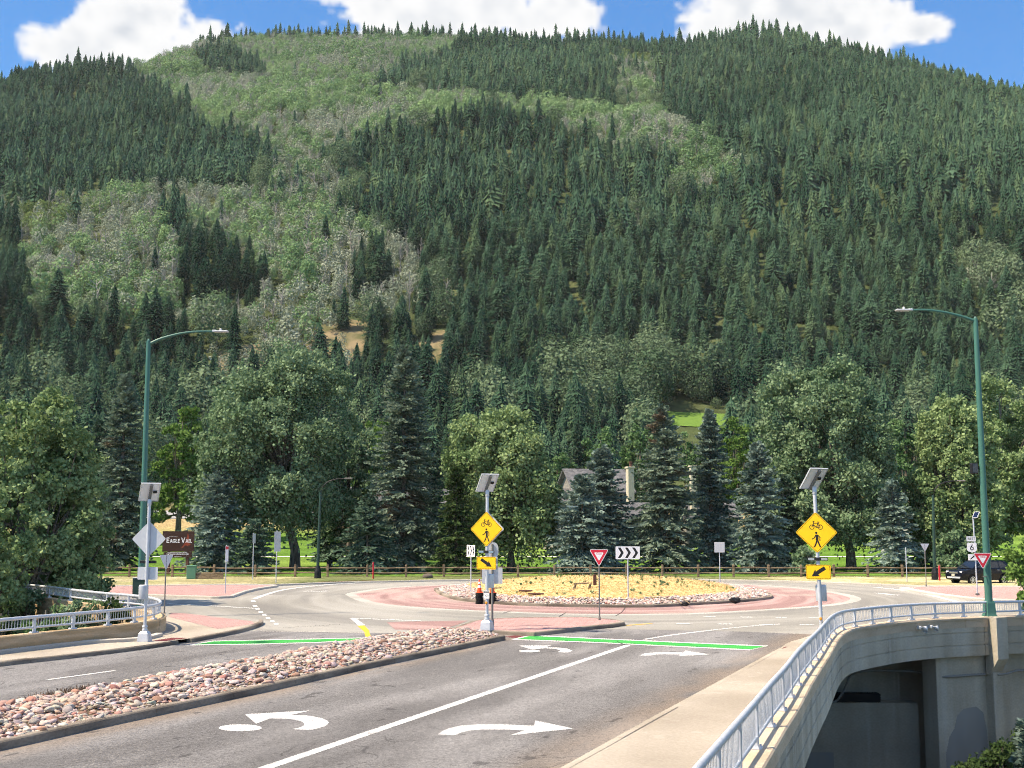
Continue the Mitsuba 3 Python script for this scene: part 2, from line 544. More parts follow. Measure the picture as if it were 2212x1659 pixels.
mat('m_white_paint', c_paint, 0.7, 0.3)
mat('m_yellow_paint', (0.72, 0.42, 0.04), 0.7)
mat('m_green_paint', c_green, 0.7, 0.3)
mat('m_pale_band', lambda p, n, uv: mix((0.28, 0.265, 0.235), (0.40, 0.385, 0.345), fbm(p.x * 0.8, p.y * 0.8, 0, 3)), 0.9)
mat('m_coping', lambda p, n, uv: mix((0.40, 0.31, 0.21), (0.56, 0.46, 0.34), fbm(p.x * 1.3, p.y * 1.3, p.z * 3, 4)) * (0.9 + 0.2 * noise(p.x * 25, p.y * 25, p.z * 25)), 0.9)
mat('m_maroon', (0.13, 0.035, 0.035), 0.8)
mat('m_galv', c_galv, 0.42, 0.5, 0.2)
mat('m_alu', (0.62, 0.64, 0.66), 0.45, 0.5, 0.3)
mat('m_sign_yellow', (0.98, 0.58, 0.0), 0.45, 0.5)
mat('m_sign_white', (0.86, 0.86, 0.86), 0.45, 0.5)
mat('m_sign_red', (0.62, 0.02, 0.045), 0.45, 0.5)
mat('m_black', (0.012, 0.012, 0.013), 0.5, 0.4)
mat('m_rubber', (0.014, 0.014, 0.015), 0.8, 0.2)
mat('m_lamp_green', (0.060, 0.170, 0.130), 0.4, 0.5)
mat('m_box_green', (0.12, 0.27, 0.17), 0.5, 0.4)
mat('m_dark_green', (0.025, 0.06, 0.045), 0.5, 0.4)
mat('m_orange', (0.80, 0.095, 0.02), 0.5, 0.4)
mat('m_brown_sign', (0.045, 0.020, 0.014), 0.6, 0.3)
mat('m_rust', (0.22, 0.045, 0.022), 0.7, 0.3)
mat('m_rust_post', (0.12, 0.06, 0.045), 0.8, 0.2)
mat('m_cream', (0.52, 0.48, 0.36), 0.8, 0.2)
mat('m_tan_wall', (0.33, 0.22, 0.14), 0.9, 0.1)
mat('m_white_wall', (0.70, 0.69, 0.66), 0.8, 0.2)
mat('m_car', (0.006, 0.007, 0.014), 0.22, 0.35)
mat('m_white_car', (0.75, 0.76, 0.78), 0.3, 0.5, 0.0, clearcoat=0.8)
mat('m_glass', (0.012, 0.016, 0.022), 0.06, 0.8)
mat('m_chrome', (0.72, 0.73, 0.74), 0.2, 0.5, 0.9)
mat('m_headlight', (0.75, 0.76, 0.78), 0.15, 0.7)
mat('m_tail', (0.40, 0.02, 0.03), 0.25, 0.5)
mat('m_panel', (0.01, 0.015, 0.045), 0.15, 0.7)
mat('m_amber', (0.7, 0.30, 0.03), 0.5, 0.4)
mat('m_tar', (0.035, 0.035, 0.035), 0.8, 0.2)
mat('m_path', (0.52, 0.50, 0.44), 0.9, 0.1)
mat('m_grey_road', (0.30, 0.30, 0.30), 0.9, 0.1)
mat('m_conduit', (0.20, 0.195, 0.18), 0.6, 0.3)
mat('m_dirt', (0.13, 0.10, 0.07), 1.0, 0.0)
vcol('m_stone', 0.85)
vcol('m_straw', 0.9)
leaf('m_leaf_olive', (0.108, 0.188, 0.095), (0.305, 0.410, 0.235), 3.2, 0.5)
leaf('m_leaf_yellow', (0.140, 0.225, 0.088), (0.360, 0.465, 0.220), 3.0, 0.5)
leaf('m_leaf_bright', (0.090, 0.172, 0.036), (0.190, 0.300, 0.078), 2.5, 0.4)
leaf('m_leaf_mid', (0.084, 0.168, 0.063), (0.213, 0.325, 0.140), 2.8, 0.4)
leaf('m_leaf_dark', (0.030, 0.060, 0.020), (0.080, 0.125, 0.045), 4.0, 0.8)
leaf('m_needle_blue', (0.105, 0.160, 0.128), (0.290, 0.380, 0.325), 4.0, 0.5, None, 0.25)
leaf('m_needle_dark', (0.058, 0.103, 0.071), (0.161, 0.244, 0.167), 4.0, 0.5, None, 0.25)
leaf('m_needle_brown', (0.094, 0.141, 0.105), (0.255, 0.329, 0.242), 4.0, 0.5, (0.17, 0.10, 0.065), 0.25)
leaf('m_needle_green', (0.050, 0.090, 0.030), (0.120, 0.175, 0.065), 4.0, 0.5, None, 0.3)
leaf('m_far_conifer', (0.024, 0.062, 0.038), (0.095, 0.172, 0.102), 0.13, 0.010, None, 0.2)
leaf('m_far_conifer_light', (0.044, 0.088, 0.046), (0.140, 0.215, 0.112), 0.13, 0.010, None, 0.2)
leaf('m_far_aspen', (0.150, 0.265, 0.120), (0.300, 0.430, 0.205), 0.16, 0.012, (0.20, 0.25, 0.07), 0.4)
leaf('m_far_pale', (0.255, 0.305, 0.220), (0.425, 0.465, 0.360), 0.16, 0.014, None, 0.35)
leaf('m_far_grove', (0.090, 0.150, 0.082), (0.215, 0.290, 0.170), 0.20, 0.03, None, 0.4)
mat('m_dead', (0.34, 0.32, 0.29), 0.9, 0.1)

# ------------------------------------------------------------------ terrain


def interp(x, tab):
    t = np.asarray(tab, float)
    return np.interp(x, t[:, 0], t[:, 1])


VALLEY = [(-50, .10), (94, .10), (116, .22), (170, 1.7), (200, 5.0), (250, 16.0), (300, 31.0), (340, 48.0)]
RIDGE_PX = [(-900, 338, 800), (-300, 238, 820), (0, 196, 850), (150, 158, 860), (260, 147, 870), (330, 144, 920), (440, 97, 1040), (600, 84, 1080), (800, 84, 1060), (1000, 88, 1010), (1100, 95, 990), (1250, 100, 970), (1350, 108, 950), (1450, 104, 930), (1540, 96, 910), (1620, 81, 900), (1700, 86, 895), (1800, 114, 890), (1950, 148, 880), (2050, 184, 870), (2212, 228, 860), (2600, 342, 840), (3200, 492, 800)]
_r = np.array([at_depth(px, py, yy) for px, py, yy in RIDGE_PX])
RIDGE_H, RIDGE_Y = np.column_stack([_r[:, 0], _r[:, 2]]), np.column_stack([_r[:, 0], _r[:, 1]])


def height(x, y):
    x, y = np.broadcast_arrays(np.asarray(x, float), np.asarray(y, float))
    low = interp(y, VALLEY)
    yr, hr = interp(x, RIDGE_Y), interp(x, RIDGE_H)
    t = (y - 340) / (yr - 340)
    q = np.stack([x / 130, y / 170, 0 * x], -1)
    bump = (meshkit.fbm(q, 4, 5) - 0.5) * 34
    up = 48 + (hr - 48) * np.clip(t, 0, 1) ** 0.96 + bump * np.clip(t * 3, 0, 1) * np.clip((1 - t) * 3, 0, 1)
    up = np.where(t > 1, hr - 0.4 * (y - yr), up)
    z = np.where(y > 340, up, low)
    return z + (meshkit.fbm(np.stack([x / 30, y / 30, 0 * x], -1), 2, 9) - 0.5) * 2.2 * np.clip((y - 205) / 60, 0, 1)


def grid(xs, ys, fn):
    X, Y = np.meshgrid(xs, ys)
    v = np.stack([X, Y, fn(X, Y)], -1).reshape(-1, 3)
    i, j = np.meshgrid(np.arange(len(ys) - 1), np.arange(len(xs) - 1), indexing='ij')
    w = len(xs)
    q = np.stack([i * w + j, i * w + j + 1, (i + 1) * w + j + 1, (i + 1) * w + j], -1).reshape(-1, 4)
    return MB().add(v, q)


XS = np.concatenate([np.arange(-1300, -260, 26), np.arange(-260, 260, 6), np.arange(260, 1301, 26)])
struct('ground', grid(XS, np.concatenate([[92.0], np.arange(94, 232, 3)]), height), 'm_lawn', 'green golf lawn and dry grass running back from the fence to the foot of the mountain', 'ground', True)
struct('mountain', grid(XS, np.arange(229, 1420, 9.0), height), 'm_hill', 'steep mountainside of dry soil and undergrowth beneath the forest', 'mountain', True)


def drop(px, py, lo=92, hi=1100):
    """The point of the terrain seen in that direction."""
    d = ray(px, py)
    ys = np.arange(lo, hi, 0.5)
    p = np.array([0, 0, CAM_H]) + d * (ys / d[1])[:, None]
    k = np.nonzero(height(p[:, 0], p[:, 1]) >= p[:, 2])[0]
    return p[k[0]] if len(k) else p[-1]


# ------------------------------------------------------------------ roads and pavements
RAIL_PX = [(1635.3, 1617.4), (1665, 1570), (1691.4, 1535), (1708.9, 1507), (1724, 1480.8), (1738.6, 1459.8), (1750.9, 1442.3), (1763, 1426.5), (1773.6, 1410.8), (1782.4, 1396.8), (1791, 1382.8),
           (1801.6, 1370.5), (1817.4, 1360), (1845.4, 1354), (1884, 1348.4), (1923.5, 1343.2), (1968, 1339), (2018.7, 1335.5), (2081.8, 1333), (2204.3, 1328.5)]
_rp = pts(RAIL_PX, 0.3)
_d0 = np.array(_rp[0]) - np.array(_rp[2]); _d0 /= np.linalg.norm(_d0)
_d1 = np.array(_rp[-1]) - np.array(_rp[-3]); _d1 /= np.linalg.norm(_d1)
RAIL = smooth_path([tuple(np.array(_rp[0]) + _d0 * 24)] + _rp + [tuple(np.array(_rp[-1]) + _d1 * 12)], 0.5)
_lw = [(-14.88, 37.86), (-14.1, 39.2), (-13.48, 40.65), (-12.95, 41.9), (-12.72, 43.2), (-12.85, 44.6), (-13.5, 46.6), (-14.5, 48.5), (-15.71, 49.95), (-17.08, 51.2), (-19.77, 54.4), (-21.6, 56.8), (-26.0, 62.0)]
_ld = np.array([-0.40, -0.917])
LRAIL = smooth_path([tuple(np.array(_lw[0]) + _ld * 26)] + _lw, 0.5)

RAVINE_R = Polygon([tuple(p) for p in offset(RAIL, -0.1)] + [(60, RAIL[-1, 1] + 12), (60, -40), (tuple(RAIL[0])[0], -40)])
RAVINE_L = Polygon([tuple(p) for p in offset(LRAIL, 0.1)] + [(-70, 64), (-70, -10)])
BRIDGE = Polygon([tuple(p) for p in RAIL if p[1] < 47.0] + [(15.5, 47.4), (-13.0, 47.4)] + [tuple(p) for p in LRAIL[::-1] if p[1] < 44.0])
plateau = shapely.box(-75, 44, 85, 92.5).difference(RAVINE_R).difference(RAVINE_L)
pave = shapely.union_all([plateau, BRIDGE]).difference(RAVINE_R).difference(RAVINE_L).buffer(0)
struct('roundabout_pavement', tri(pave, 0.0), 'm_pavement', 'pale grey concrete pavement of the roundabout with swirling tyre stains', 'pavement')
struct('bridge_deck', solid(BRIDGE.buffer(-0.35), -0.95, -0.02), 'm_wall', 'concrete deck carrying the road over the ravine', 'bridge deck')

far_edge = [(560, 1362), (700, 1366), (830, 1368), (954, 1366), (1150, 1368), (1240, 1357.5), (1420, 1361), (1600, 1364.5), (1730, 1369.5), (1805, 1373)]
near_l, near_r = np.array([-30.0, 0.0]), np.array([6.0, 0.0])
asphalt = Polygon(pts(far_edge) + [(9.5, 39.0), tuple(np.array([9.5, 39.0]) - U * 62), tuple(np.array([-12.6, 40.6]) - U * 62), (-12.6, 41.5), (-11.5, 43.0)])
struct('road', tri(asphalt.intersection(pave), 0.004), 'm_asphalt', 'weathered dark asphalt approach road with dusty gutters', 'road')

ISL_PX = [(937, 1270), (945.5, 1278.6), (976, 1289.8), (1018, 1295.4), (1116, 1302.4), (1177, 1303.8), (1280, 1306), (1420, 1306.6), (1504, 1301), (1588, 1296.8), (1658, 1289.8), (1672.5, 1287),
          (1667, 1280), (1644.5, 1271.6), (1602, 1264)]
_ip = pts(ISL_PX, .15) + [(13.6, 81.6), (10.5, 82.8), (6.0, 83.0), (1.5, 82.4), (-1.8, 81.0), (-4.2, 78.6)]
_c = np.array(_ip + _ip[:1])
ISLAND = Polygon(smooth_path(_c, 0.4)).buffer(0)
AP_PX = [(766, 1283), (790, 1295), (822, 1304), (906, 1312), (1018, 1318), (1084, 1320.6), (1224, 1326), (1400, 1327), (1532, 1323.4), (1704, 1313), (1788, 1306.6), (1846, 1295.4), (1816, 1284), (1732, 1271.6)]
_ap = pts(AP_PX) + [(17.2, 81.0), (15.0, 84.2), (10.5, 85.3), (6, 85.6), (1, 85.2), (-3, 83.8), (-6.6, 80.5), (-8.6, 76.0)]
APRON = Polygon(smooth_path(np.array(_ap + _ap[:1]), 0.5)).buffer(0)
struct('truck_apron', tri(APRON.difference(ISLAND.buffer(-0.1)), 0.008), 'm_apron', 'rosy stained concrete apron ringing the central island', 'truck apron')
band = APRON.buffer(0.6).difference(APRON)
struct('apron_border', tri(band, 0.004), 'm_pale_band', 'pale concrete band round the outside of the rosy apron', 'paving band')


def kerb_pieces(holder, path, width, h, mat_, seg=3.0, base=0.0, side=1, batter=0.03):
    """Kerbstones laid end to end along a path that is the road edge; the stone lies to one side of it."""
    L = LineString(path).length
    n = max(1, int(round(L / seg)))
    rng = np.random.default_rng(len(path) + int(L * 10))
    k = 0
    for i in range(n):
        a, b = i * L / n + 0.006, (i + 1) * L / n - 0.006 - (0.02 if rng.random() < 0.25 else 0)
        p = piece(path, a, b, 0.5)
        j = rng.normal(0, 0.006)
        hh = h + rng.normal(0, 0.004)
        s = side
        prof = [(s * (0.0 + j), base - 0.12), (s * (batter * 0.8 + j), base + hh - 0.03), (s * (batter + 0.02 + j), base + hh - 0.006), (s * (batter + 0.05 + j), base + hh), (s * width, base + hh), (s * width, base - 0.12)]
        m = MB().add(*sweep(p, prof))
        m.put(f'{holder}__kerbstone' + ('' if k == 0 else f'_{k:03d}'), mat_)
        k += 1


# central island
ring = np.array(ISLAND.exterior.coords)
if not ISLAND.exterior.is_ccw:
    ring = ring[::-1]
tag('central_island', 'oval planted island with kerb in the middle of the roundabout', 'traffic island', kind='structure')
kerb_pieces('central_island', ring, 0.32, 0.15, 'm_kerb', 3.0, side=-1)
inner = ISLAND.buffer(-0.25)
MULCH = ISLAND.buffer(-1.75).union(affinity.translate(ISLAND.buffer(-2.2), 0.0, 1.6).intersection(ISLAND.buffer(-.8)))


def mound(x, y):
    p = shapely.points(x, y)
    d = shapely.distance(p, ISLAND.exterior) * np.where(shapely.contains(ISLAND, p), 1, -1)
    t = np.clip(d / 9.0, 0, 1)
    return 0.10 + 0.80 * np.sin(t * PI / 2) ** 1.2


def drape(poly, step, fn, lift=0.0):
    """A sheet over a plan polygon, with inner points, at the height fn."""
    x0, y0, x1, y1 = poly.bounds
    gx, gy = np.meshgrid(np.arange(x0, x1, step), np.arange(y0, y1, step))
    q = np.column_stack([gx.ravel(), gy.ravel()])
    q = q[shapely.contains_xy(poly.buffer(-step * 0.35), q[:, 0], q[:, 1])]
    ed = np.vstack([resample(np.array(g.exterior.coords), step)[:-1] for g in polys(poly)])
    a = np.vstack([ed, q])
    from scipy.spatial import Delaunay
    f = Delaunay(a).simplices
    c = a[f].mean(1)
    f = f[shapely.contains_xy(poly, c[:, 0], c[:, 1])]
    t = a[f]
    cr = (t[:, 1, 0] - t[:, 0, 0]) * (t[:, 2, 1] - t[:, 0, 1]) - (t[:, 1, 1] - t[:, 0, 1]) * (t[:, 2, 0] - t[:, 0, 0])
    f = np.where(cr[:, None] < 0, f[:, ::-1], f)
    return MB().add(np.column_stack([a, fn(a[:, 0], a[:, 1]) + lift]), f)


def bed(x, y):
    return mound(x, y) + 0.035 * (meshkit.fbm(np.stack([x * 1.6, y * 1.6, 0 * x], -1), 3, 4) - 0.5)


drape(inner, 0.7, mound).put('central_island__soil', 'm_dirt', True)
drape(MULCH, 0.3, bed, 0.05).put('central_island__straw_mulch', 'm_mulch', True)
labels['central_island__straw_mulch'] = {'label': 'golden straw mulch covering the mound of the roundabout island'}
rng = np.random.default_rng(5)


def scatter(poly, n, rng):
    x0, y0, x1, y1 = poly.bounds
    out = np.zeros((0, 2))
    while len(out) < n:
        q = np.column_stack([rng.uniform(x0, x1, 2 * n), rng.uniform(y0, y1, 2 * n)])
        out = np.vstack([out, q[shapely.contains_xy(poly, q[:, 0], q[:, 1])]])
    return out[:n]


def slivers(q, z, L, w, rng, tilt=0.5):
    """Flat straws: one thin quad each, lying about at random."""
    n = len(q)
    a, e = rng.uniform(0, 2 * PI, n), rng.normal(0, tilt, n)
    d = np.column_stack([np.cos(a) * np.cos(e), np.sin(a) * np.cos(e), np.abs(np.sin(e))]) * (L * rng.uniform(0.6, 1.4, n))[:, None]
    s = np.column_stack([-np.sin(a), np.cos(a), rng.normal(0, .5, n)]) * w
    c = np.column_stack([q, z])
    v = np.stack([c - s, c + s, c + d + s * 0.6, c + d - s * 0.6], 1).reshape(-1, 3)
    return v, np.arange(4 * n).reshape(-1, 4)


q = scatter(MULCH, 26000, rng)
tone = rng.random(len(q))[:, None]
cc = np.array([.41, .28, .11]) * (1 - tone) + np.array([.72, .57, .31]) * tone
MB().add(*slivers(q, bed(q[:, 0], q[:, 1]) + 0.04, 0.13, 0.011, rng, 0.30), c=np.repeat(cc, 4, 0)).put('central_island__straw', 'm_straw', False)
labels['central_island__straw'] = {'label': 'loose golden straws over the mound', 'kind': 'stuff'}

# river stones: a few shapes, many stones
STONE = []
for k in range(14):
    r_ = np.random.default_rng(100 + k)
    m = trimesh.creation.icosphere(subdivisions=1 if k < 7 else 2 if k < 10 else 0)
    v = np.array(m.vertices)
    v = v * (1 + 0.55 * (meshkit.fbm(v * 1.2 + k * 7, 2, k)[:, None] - 0.5)) * np.array([1.0, r_.uniform(0.55, 0.85), r_.uniform(0.32, 0.52)])
    STONE.append((v, np.array(m.faces)))
TONES = np.array([[.46, .35, .27], [.54, .45, .36], [.60, .52, .43], [.40, .37, .34], [.31, .13, .085], [.42, .20, .14], [.48, .37, .29], [.28, .24, .21], [.64, .58, .50], [.50, .32, .26], [.36, .155, .105], [.19, .18, .18]])
TONE_P = np.array([3, 4, 4, 2, 1.6, 1.6, 3, 1.4, 2.6, 2.2, 1.0, .6]); TONE_P /= TONE_P.sum()


def stones(q, z, size, rng, low=0):
    """All stones of one mass: vertices, faces, colours."""
    V, F, C, n = [], [], [], 0
    kinds = rng.integers(*((0, 7), (10, 14), (7, 10))[low], len(q))
    for k in np.unique(kinds):
        w = np.nonzero(kinds == k)[0]
        v, f = STONE[k]
        a, tx, ty = rng.uniform(0, 2 * PI, len(w)), rng.normal(0, .22, len(w)), rng.normal(0, .22, len(w))
        s = size[w]
        x = v[None] * s[:, None, None]
        x = np.stack([x[..., 0], x[..., 1] * np.cos(tx)[:, None] - x[..., 2] * np.sin(tx)[:, None], x[..., 1] * np.sin(tx)[:, None] + x[..., 2] * np.cos(tx)[:, None]], -1)
        x = np.stack([x[..., 0] * np.cos(ty)[:, None] + x[..., 2] * np.sin(ty)[:, None], x[..., 1], -x[..., 0] * np.sin(ty)[:, None] + x[..., 2] * np.cos(ty)[:, None]], -1)
        x = np.stack([x[..., 0] * np.cos(a)[:, None] - x[..., 1] * np.sin(a)[:, None], x[..., 0] * np.sin(a)[:, None] + x[..., 1] * np.cos(a)[:, None], x[..., 2]], -1)
        x = x + np.column_stack([q[w], z[w]])[:, None]
        c = ((TONES * .72 + TONES.mean(0) * .28) * [.97, 1.0, 1.06])[rng.choice(len(TONES), len(w), p=TONE_P)] * rng.uniform(.8, 1.15, (len(w), 1)) * (1 + rng.normal(0, .05, (len(w), 3)))
        V.append(x.reshape(-1, 3)); C.append(np.repeat(c, len(v), 0))
        F.append((f[None] + (np.arange(len(w)) * len(v))[:, None, None] + n).reshape(-1, 3)); n += len(w) * len(v)
    return np.vstack(V), np.vstack(F), np.clip(np.vstack(C), 0.02, 0.9)


rim = inner.difference(MULCH.buffer(-0.25))
q = scatter(rim, 7500, rng)
v, f, c = stones(q, mound(q[:, 0], q[:, 1]) + rng.uniform(0.0, 0.07, len(q)), rng.uniform(.055, .115, len(q)), rng, 1)
MB().add(v, f, np.clip(c * 1.15 + .05, 0, .85)).put('central_island__river_stones', 'm_stone', True)
labels['central_island__river_stones'] = {'label': 'collar of pale river stones inside the island kerb', 'kind': 'stuff'}

# the stone median between the carriageways
MED_R = np.array([tuple(np.array(pts([(0, 1623)])[0]) - U * 14)] + pts([(0, 1623), (238, 1568.8), (577.7, 1495.3), (774.5, 1449.8), (1093, 1383)]))
_tip = MED_R[-1]
MED_W = 3.55
MED_L = [tuple(np.array(p) - N * MED_W) for p in MED_R[:4]] + [tuple(at(790, 1386)[:2]), tuple(at(880, 1375)[:2]), tuple(at(970, 1370.5)[:2]), tuple(at(1060, 1374)[:2])]
MED_L = smooth_path(MED_L, 0.6)
MEDIAN = Polygon([tuple(p) for p in MED_R] + [tuple(p) for p in MED_L[::-1]]).buffer(0)
tag('stone_median', 'long kerbed median filled with pink and cream river cobbles between the carriageways', 'median', kind='structure')
loop = np.vstack([resample(MED_R, 0.5), MED_L[::-1]])
kerb_pieces('stone_median', resample(MED_R, 0.4), 0.24, 0.17, 'm_kerb', 2.6, side=-1)
for i, n0 in enumerate([k for k in scene if k.startswith('stone_median__kerbstone')]):
    pass
km = MB().add(*sweep(MED_L, [(0.0, -0.1), (0.02, .13), (.04, .15), (.2, .15), (.2, -.1)]))
km.put('stone_median__back_kerb', 'm_kerb')
MEDIN = MEDIAN.buffer(-0.17)


def heap(x, y):
    p = shapely.points(x, y)
    d = shapely.distance(p, MEDIAN.exterior)
    s = x * U[0] + y * U[1]
    return 0.10 + np.minimum(d, 1.25) * 0.17 + 0.06 * (meshkit.fbm(np.stack([x * .6, y * .6, 0 * x], -1), 2, 6) - 0.5)


drape(MEDIN, 0.4, heap).put('stone_median__soil', 'm_dirt', True)
rng = np.random.default_rng(11)
q = scatter(MEDIN.intersection(shapely.box(-22, 12, 5, 44)), 21000, rng)
dist = np.hypot(q[:, 0], q[:, 1])
size = np.clip(rng.gamma(4.4, .0112, len(q)), .022, .115)
z = heap(q[:, 0], q[:, 1]) + size * rng.uniform(-.1, .5, len(q))
inview = np.abs(q[:, 0] / q[:, 1]) < 0.437
score = np.where(inview & (q[:, 1] > 18.5), size / dist, 0) * (z - heap(q[:, 0], q[:, 1]) > 0.02)
best = np.argsort(-score)[:300]
rest = np.setdiff1d(np.arange(len(q)), best)
sm = MB()
for far_ in (0, 1):
    r_ = rest[(q[rest, 1] > 30) == bool(far_)]
    sm.add(*stones(q[r_], z[r_], size[r_], rng, far_))
sm.put('stone_median__small_cobbles', 'm_stone', True)
labels['stone_median__small_cobbles'] = {'label': 'smaller river cobbles packed between the larger ones', 'kind': 'stuff'}
for i, b in enumerate(best):
    v, f, c = stones(q[b:b + 1], z[b:b + 1] + 0.015, size[b:b + 1] * 1.1, rng, 2)
    MB().add(v, f, c).put('stone_median__cobble' + ('' if i == 0 else f'_{i:03d}'), 'm_stone', True)
# dead weeds on the far side of the median
rng = np.random.default_rng(12)
w = []
for s0 in np.linspace(0, 1, 700):
    p = at(70 + 130 * s0, 1500 - 15 * s0, .3)
    w.append(p[:2] + rng.normal(0, .20, 2))
w = np.array(w)
MB().add(*slivers(w, heap(w[:, 0], w[:, 1]) + .03, .13, .010, rng, .7), c=np.tile([[.15, .11, .08]], (len(w) * 4, 1))).put('dead_weeds', 'm_straw')
tag('dead_weeds', 'low tangle of dead brown weeds along the far edge of the stone median', 'weeds', kind='stuff')

# brick refuge at the end of the median
REF_PX = [(954, 1362), (985, 1352), (1020, 1340), (1060, 1335.5), (1125, 1333), (1264, 1332), (1337, 1338), (1356, 1342.5), (1330, 1347), (1258, 1354), (1200, 1361), (1150, 1366.5), (1084, 1362.5), (1000, 1361.5)]
REF = Polygon(pts(REF_PX, .15)).buffer(-.2).buffer(.2)


def raised(key, poly, h, top, label, cat, side_kerb='m_kerb', kw=0.22, seg=3.0):
    """A raised pavement: its top, and a kerb round it."""
    tag(key, label, cat, kind='structure')
    tri(poly.buffer(-kw * 0.9), h - 0.006).put(key + '__surface', top)
    k = 0
    for g in polys(poly):
        r = np.array(g.exterior.coords)
        if not g.exterior.is_ccw:
            r = r[::-1]
        L = LineString(r).length
        n = max(3, int(L / seg))
        for i in range(n):
            p = piece(r, i * L / n, (i + 1) * L / n - 0.012, 0.5)
            prof = [(0, -.12), (-.02, h - .03), (-.045, h - .004), (-.07, h), (-kw, h), (-kw, -.12)]
            MB().add(*sweep(p, prof)).put(f'{key}__kerbstone' + ('' if k == 0 else f'_{k:03d}'), side_kerb)
            k += 1


raised('refuge_island', REF, 0.15, 'm_brick', 'raised rosy brick-stamped refuge island carrying the middle crossing sign', 'traffic island')
struct('flush_apron', tri(Polygon(pts([(836, 1344.5), (880, 1343), (1012, 1341), (985, 1351), (950, 1361), (853, 1360.5)])), 0.008), 'm_apron', 'flush rosy concrete panel beside the refuge island', 'paving panel')
# verge and splitters beyond
VERGE_PX = [(-260, 1269), (115, 1266.5), (476, 1262), (600, 1262), (690, 1258.5), (770, 1255.5), (930, 1253), (1100, 1251), (1300, 1250), (1500, 1250.8), (1700, 1254.5), (1870, 1260.5), (1990, 1265), (2212, 1265.5), (2500, 1267)]
_v = pts(VERGE_PX, .12)
VERGE = Polygon(_v + [(60, 93.9), (-60, 93.9)])
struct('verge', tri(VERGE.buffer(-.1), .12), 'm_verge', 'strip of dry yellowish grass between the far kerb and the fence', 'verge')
tag('far_kerb', 'concrete kerb along the far side of the roundabout', 'kerb', kind='structure')
kerb_pieces('far_kerb', resample(_v, .6), .25, .13, 'm_kerb_clean', 6.0, side=-1)
for a, b in (((690, 1258.5), (770, 1255.5)), ((770, 1255.5), (810, 1254.8))):
    pa, pb = at(*a, .1), at(*b, .1)
    MB().add(*sweep(np.array([pa[:2], pb[:2]]) - [0, .02], [(0, 0.0), (.0, .135), (-.2, .137), (-.2, 0)])).put(num('painted_kerb'), 'm_maroon')
tag('painted_kerb', 'maroon painted length of far kerb before the tall lamp', 'kerb', kind='structure')
tag('painted_kerb_001', 'maroon painted length of far kerb right of its twin', 'kerb', kind='structure')
raised('brick_splitter', Polygon(pts([(-120, 1270), (115, 1268), (476, 1263.5), (604, 1264), (560, 1270.5), (532, 1277), (504, 1287), (465, 1289), (319, 1284), (60, 1283), (-120, 1284)], .12)), .13, 'm_brick',
       'long rosy brick-stamped splitter island at the left exit', 'traffic island', 'm_kerb_clean')
raised('brick_splitter_001', Polygon(pts([(1942, 1269), (1996, 1267), (2212, 1266.5), (2420, 1267.5), (2420, 1304), (2212, 1298), (2096.6, 1292), (2012.6, 1282), (1960, 1273)], .12)), .13, 'm_brick',
       'rosy brick-stamped splitter island before the dark vehicle', 'traffic island', 'm_kerb_clean', .5)

# sidewalks
WALL_L_BOT = offset(LRAIL, 0.22)
kerb_l = pts([(0, 1439.3), (140, 1425), (311.6, 1404), (387, 1392), (414.5, 1388.5), (476, 1377), (532, 1365), (571, 1351)])
k0 = tuple(np.array(kerb_l[0]) - U * 24)
left_walk = Polygon([k0] + kerb_l + pts([(569, 1343.5), (403, 1324), (361, 1322.5)], .14) + [tuple(p) for p in offset(LRAIL, 0.0)[::-1] if p[1] < 46.5]).buffer(0)
left_walk = max(polys(left_walk), key=lambda g: g.area)
struct('left_sidewalk', tri(left_walk.buffer(-0.1), .14), 'm_concrete', 'pale concrete sidewalk along the left parapet and its corner', 'sidewalk')
tag('left_kerb', 'shaded concrete kerb along the left sidewalk', 'kerb', kind='structure')
kerb_pieces('left_kerb', smooth_path([k0] + kerb_l[:4], .5, 2), .2, .135, 'm_kerb', 3.0, side=-1)
tag('corner_kerb', 'dark concrete kerb round the left corner of the crossing', 'kerb', kind='structure')
kerb_pieces('corner_kerb', smooth_path(kerb_l[4:] + pts([(569.5, 1345.5)], .0), .4, 1), .2, .142, 'm_kerb', 3.0, side=-1)
bt = Polygon(pts([(361, 1323), (403, 1324.5), (541, 1340.5), (550, 1347), (470, 1358.5), (361, 1331)], .145)).intersection(left_walk.buffer(-.2))
struct('brick_corner', tri(bt, .145), 'm_brick', 'rosy brick-stamped wedge on the left corner sidewalk', 'paving panel')
struct('tactile_panel', tri(Polygon(pts([(330, 1383.5), (372, 1377.5), (404, 1378), (372, 1386)], .144)).intersection(left_walk.buffer(-.22)), .144), 'm_maroon', 'maroon tactile panel at the left end of the left crossing', 'tactile panel')
rk = pts([(1222, 1659), (1400, 1559), (1562, 1470.5), (1592, 1454), (1640, 1427), (1690, 1400), (1697, 1394), (1712, 1388), (1732, 1382.5), (1749, 1376.5), (1780, 1367)])
rk0 = tuple(np.array(rk[0]) - U * 22)
rrl = [tuple(p) for p in offset(RAIL, -0.2)[::-1] if p[1] < 42.6]
right_walk = Polygon([rk0] + rk + rrl).buffer(0)
right_walk = max(polys(right_walk), key=lambda g: g.area)
struct('right_sidewalk', tri(right_walk, .05), 'm_concrete', 'wide sunlit concrete sidewalk beside the bridge railing', 'sidewalk')
tag('right_kerb', 'low concrete kerb edge of the wide sidewalk', 'kerb', kind='structure')
kerb_pieces('right_kerb', smooth_path([rk0] + rk, .5, 2), .16, .056, 'm_concrete', 4.0, side=1)
struct('tactile_panel_001', tri(Polygon(pts([(1640, 1402.4), (1662, 1396.6), (1702, 1397.2), (1683, 1403)], .055)).intersection(right_walk.buffer(-.1)), .055), 'm_maroon', 'maroon tactile panel at the right end of the right crossing', 'tactile panel')
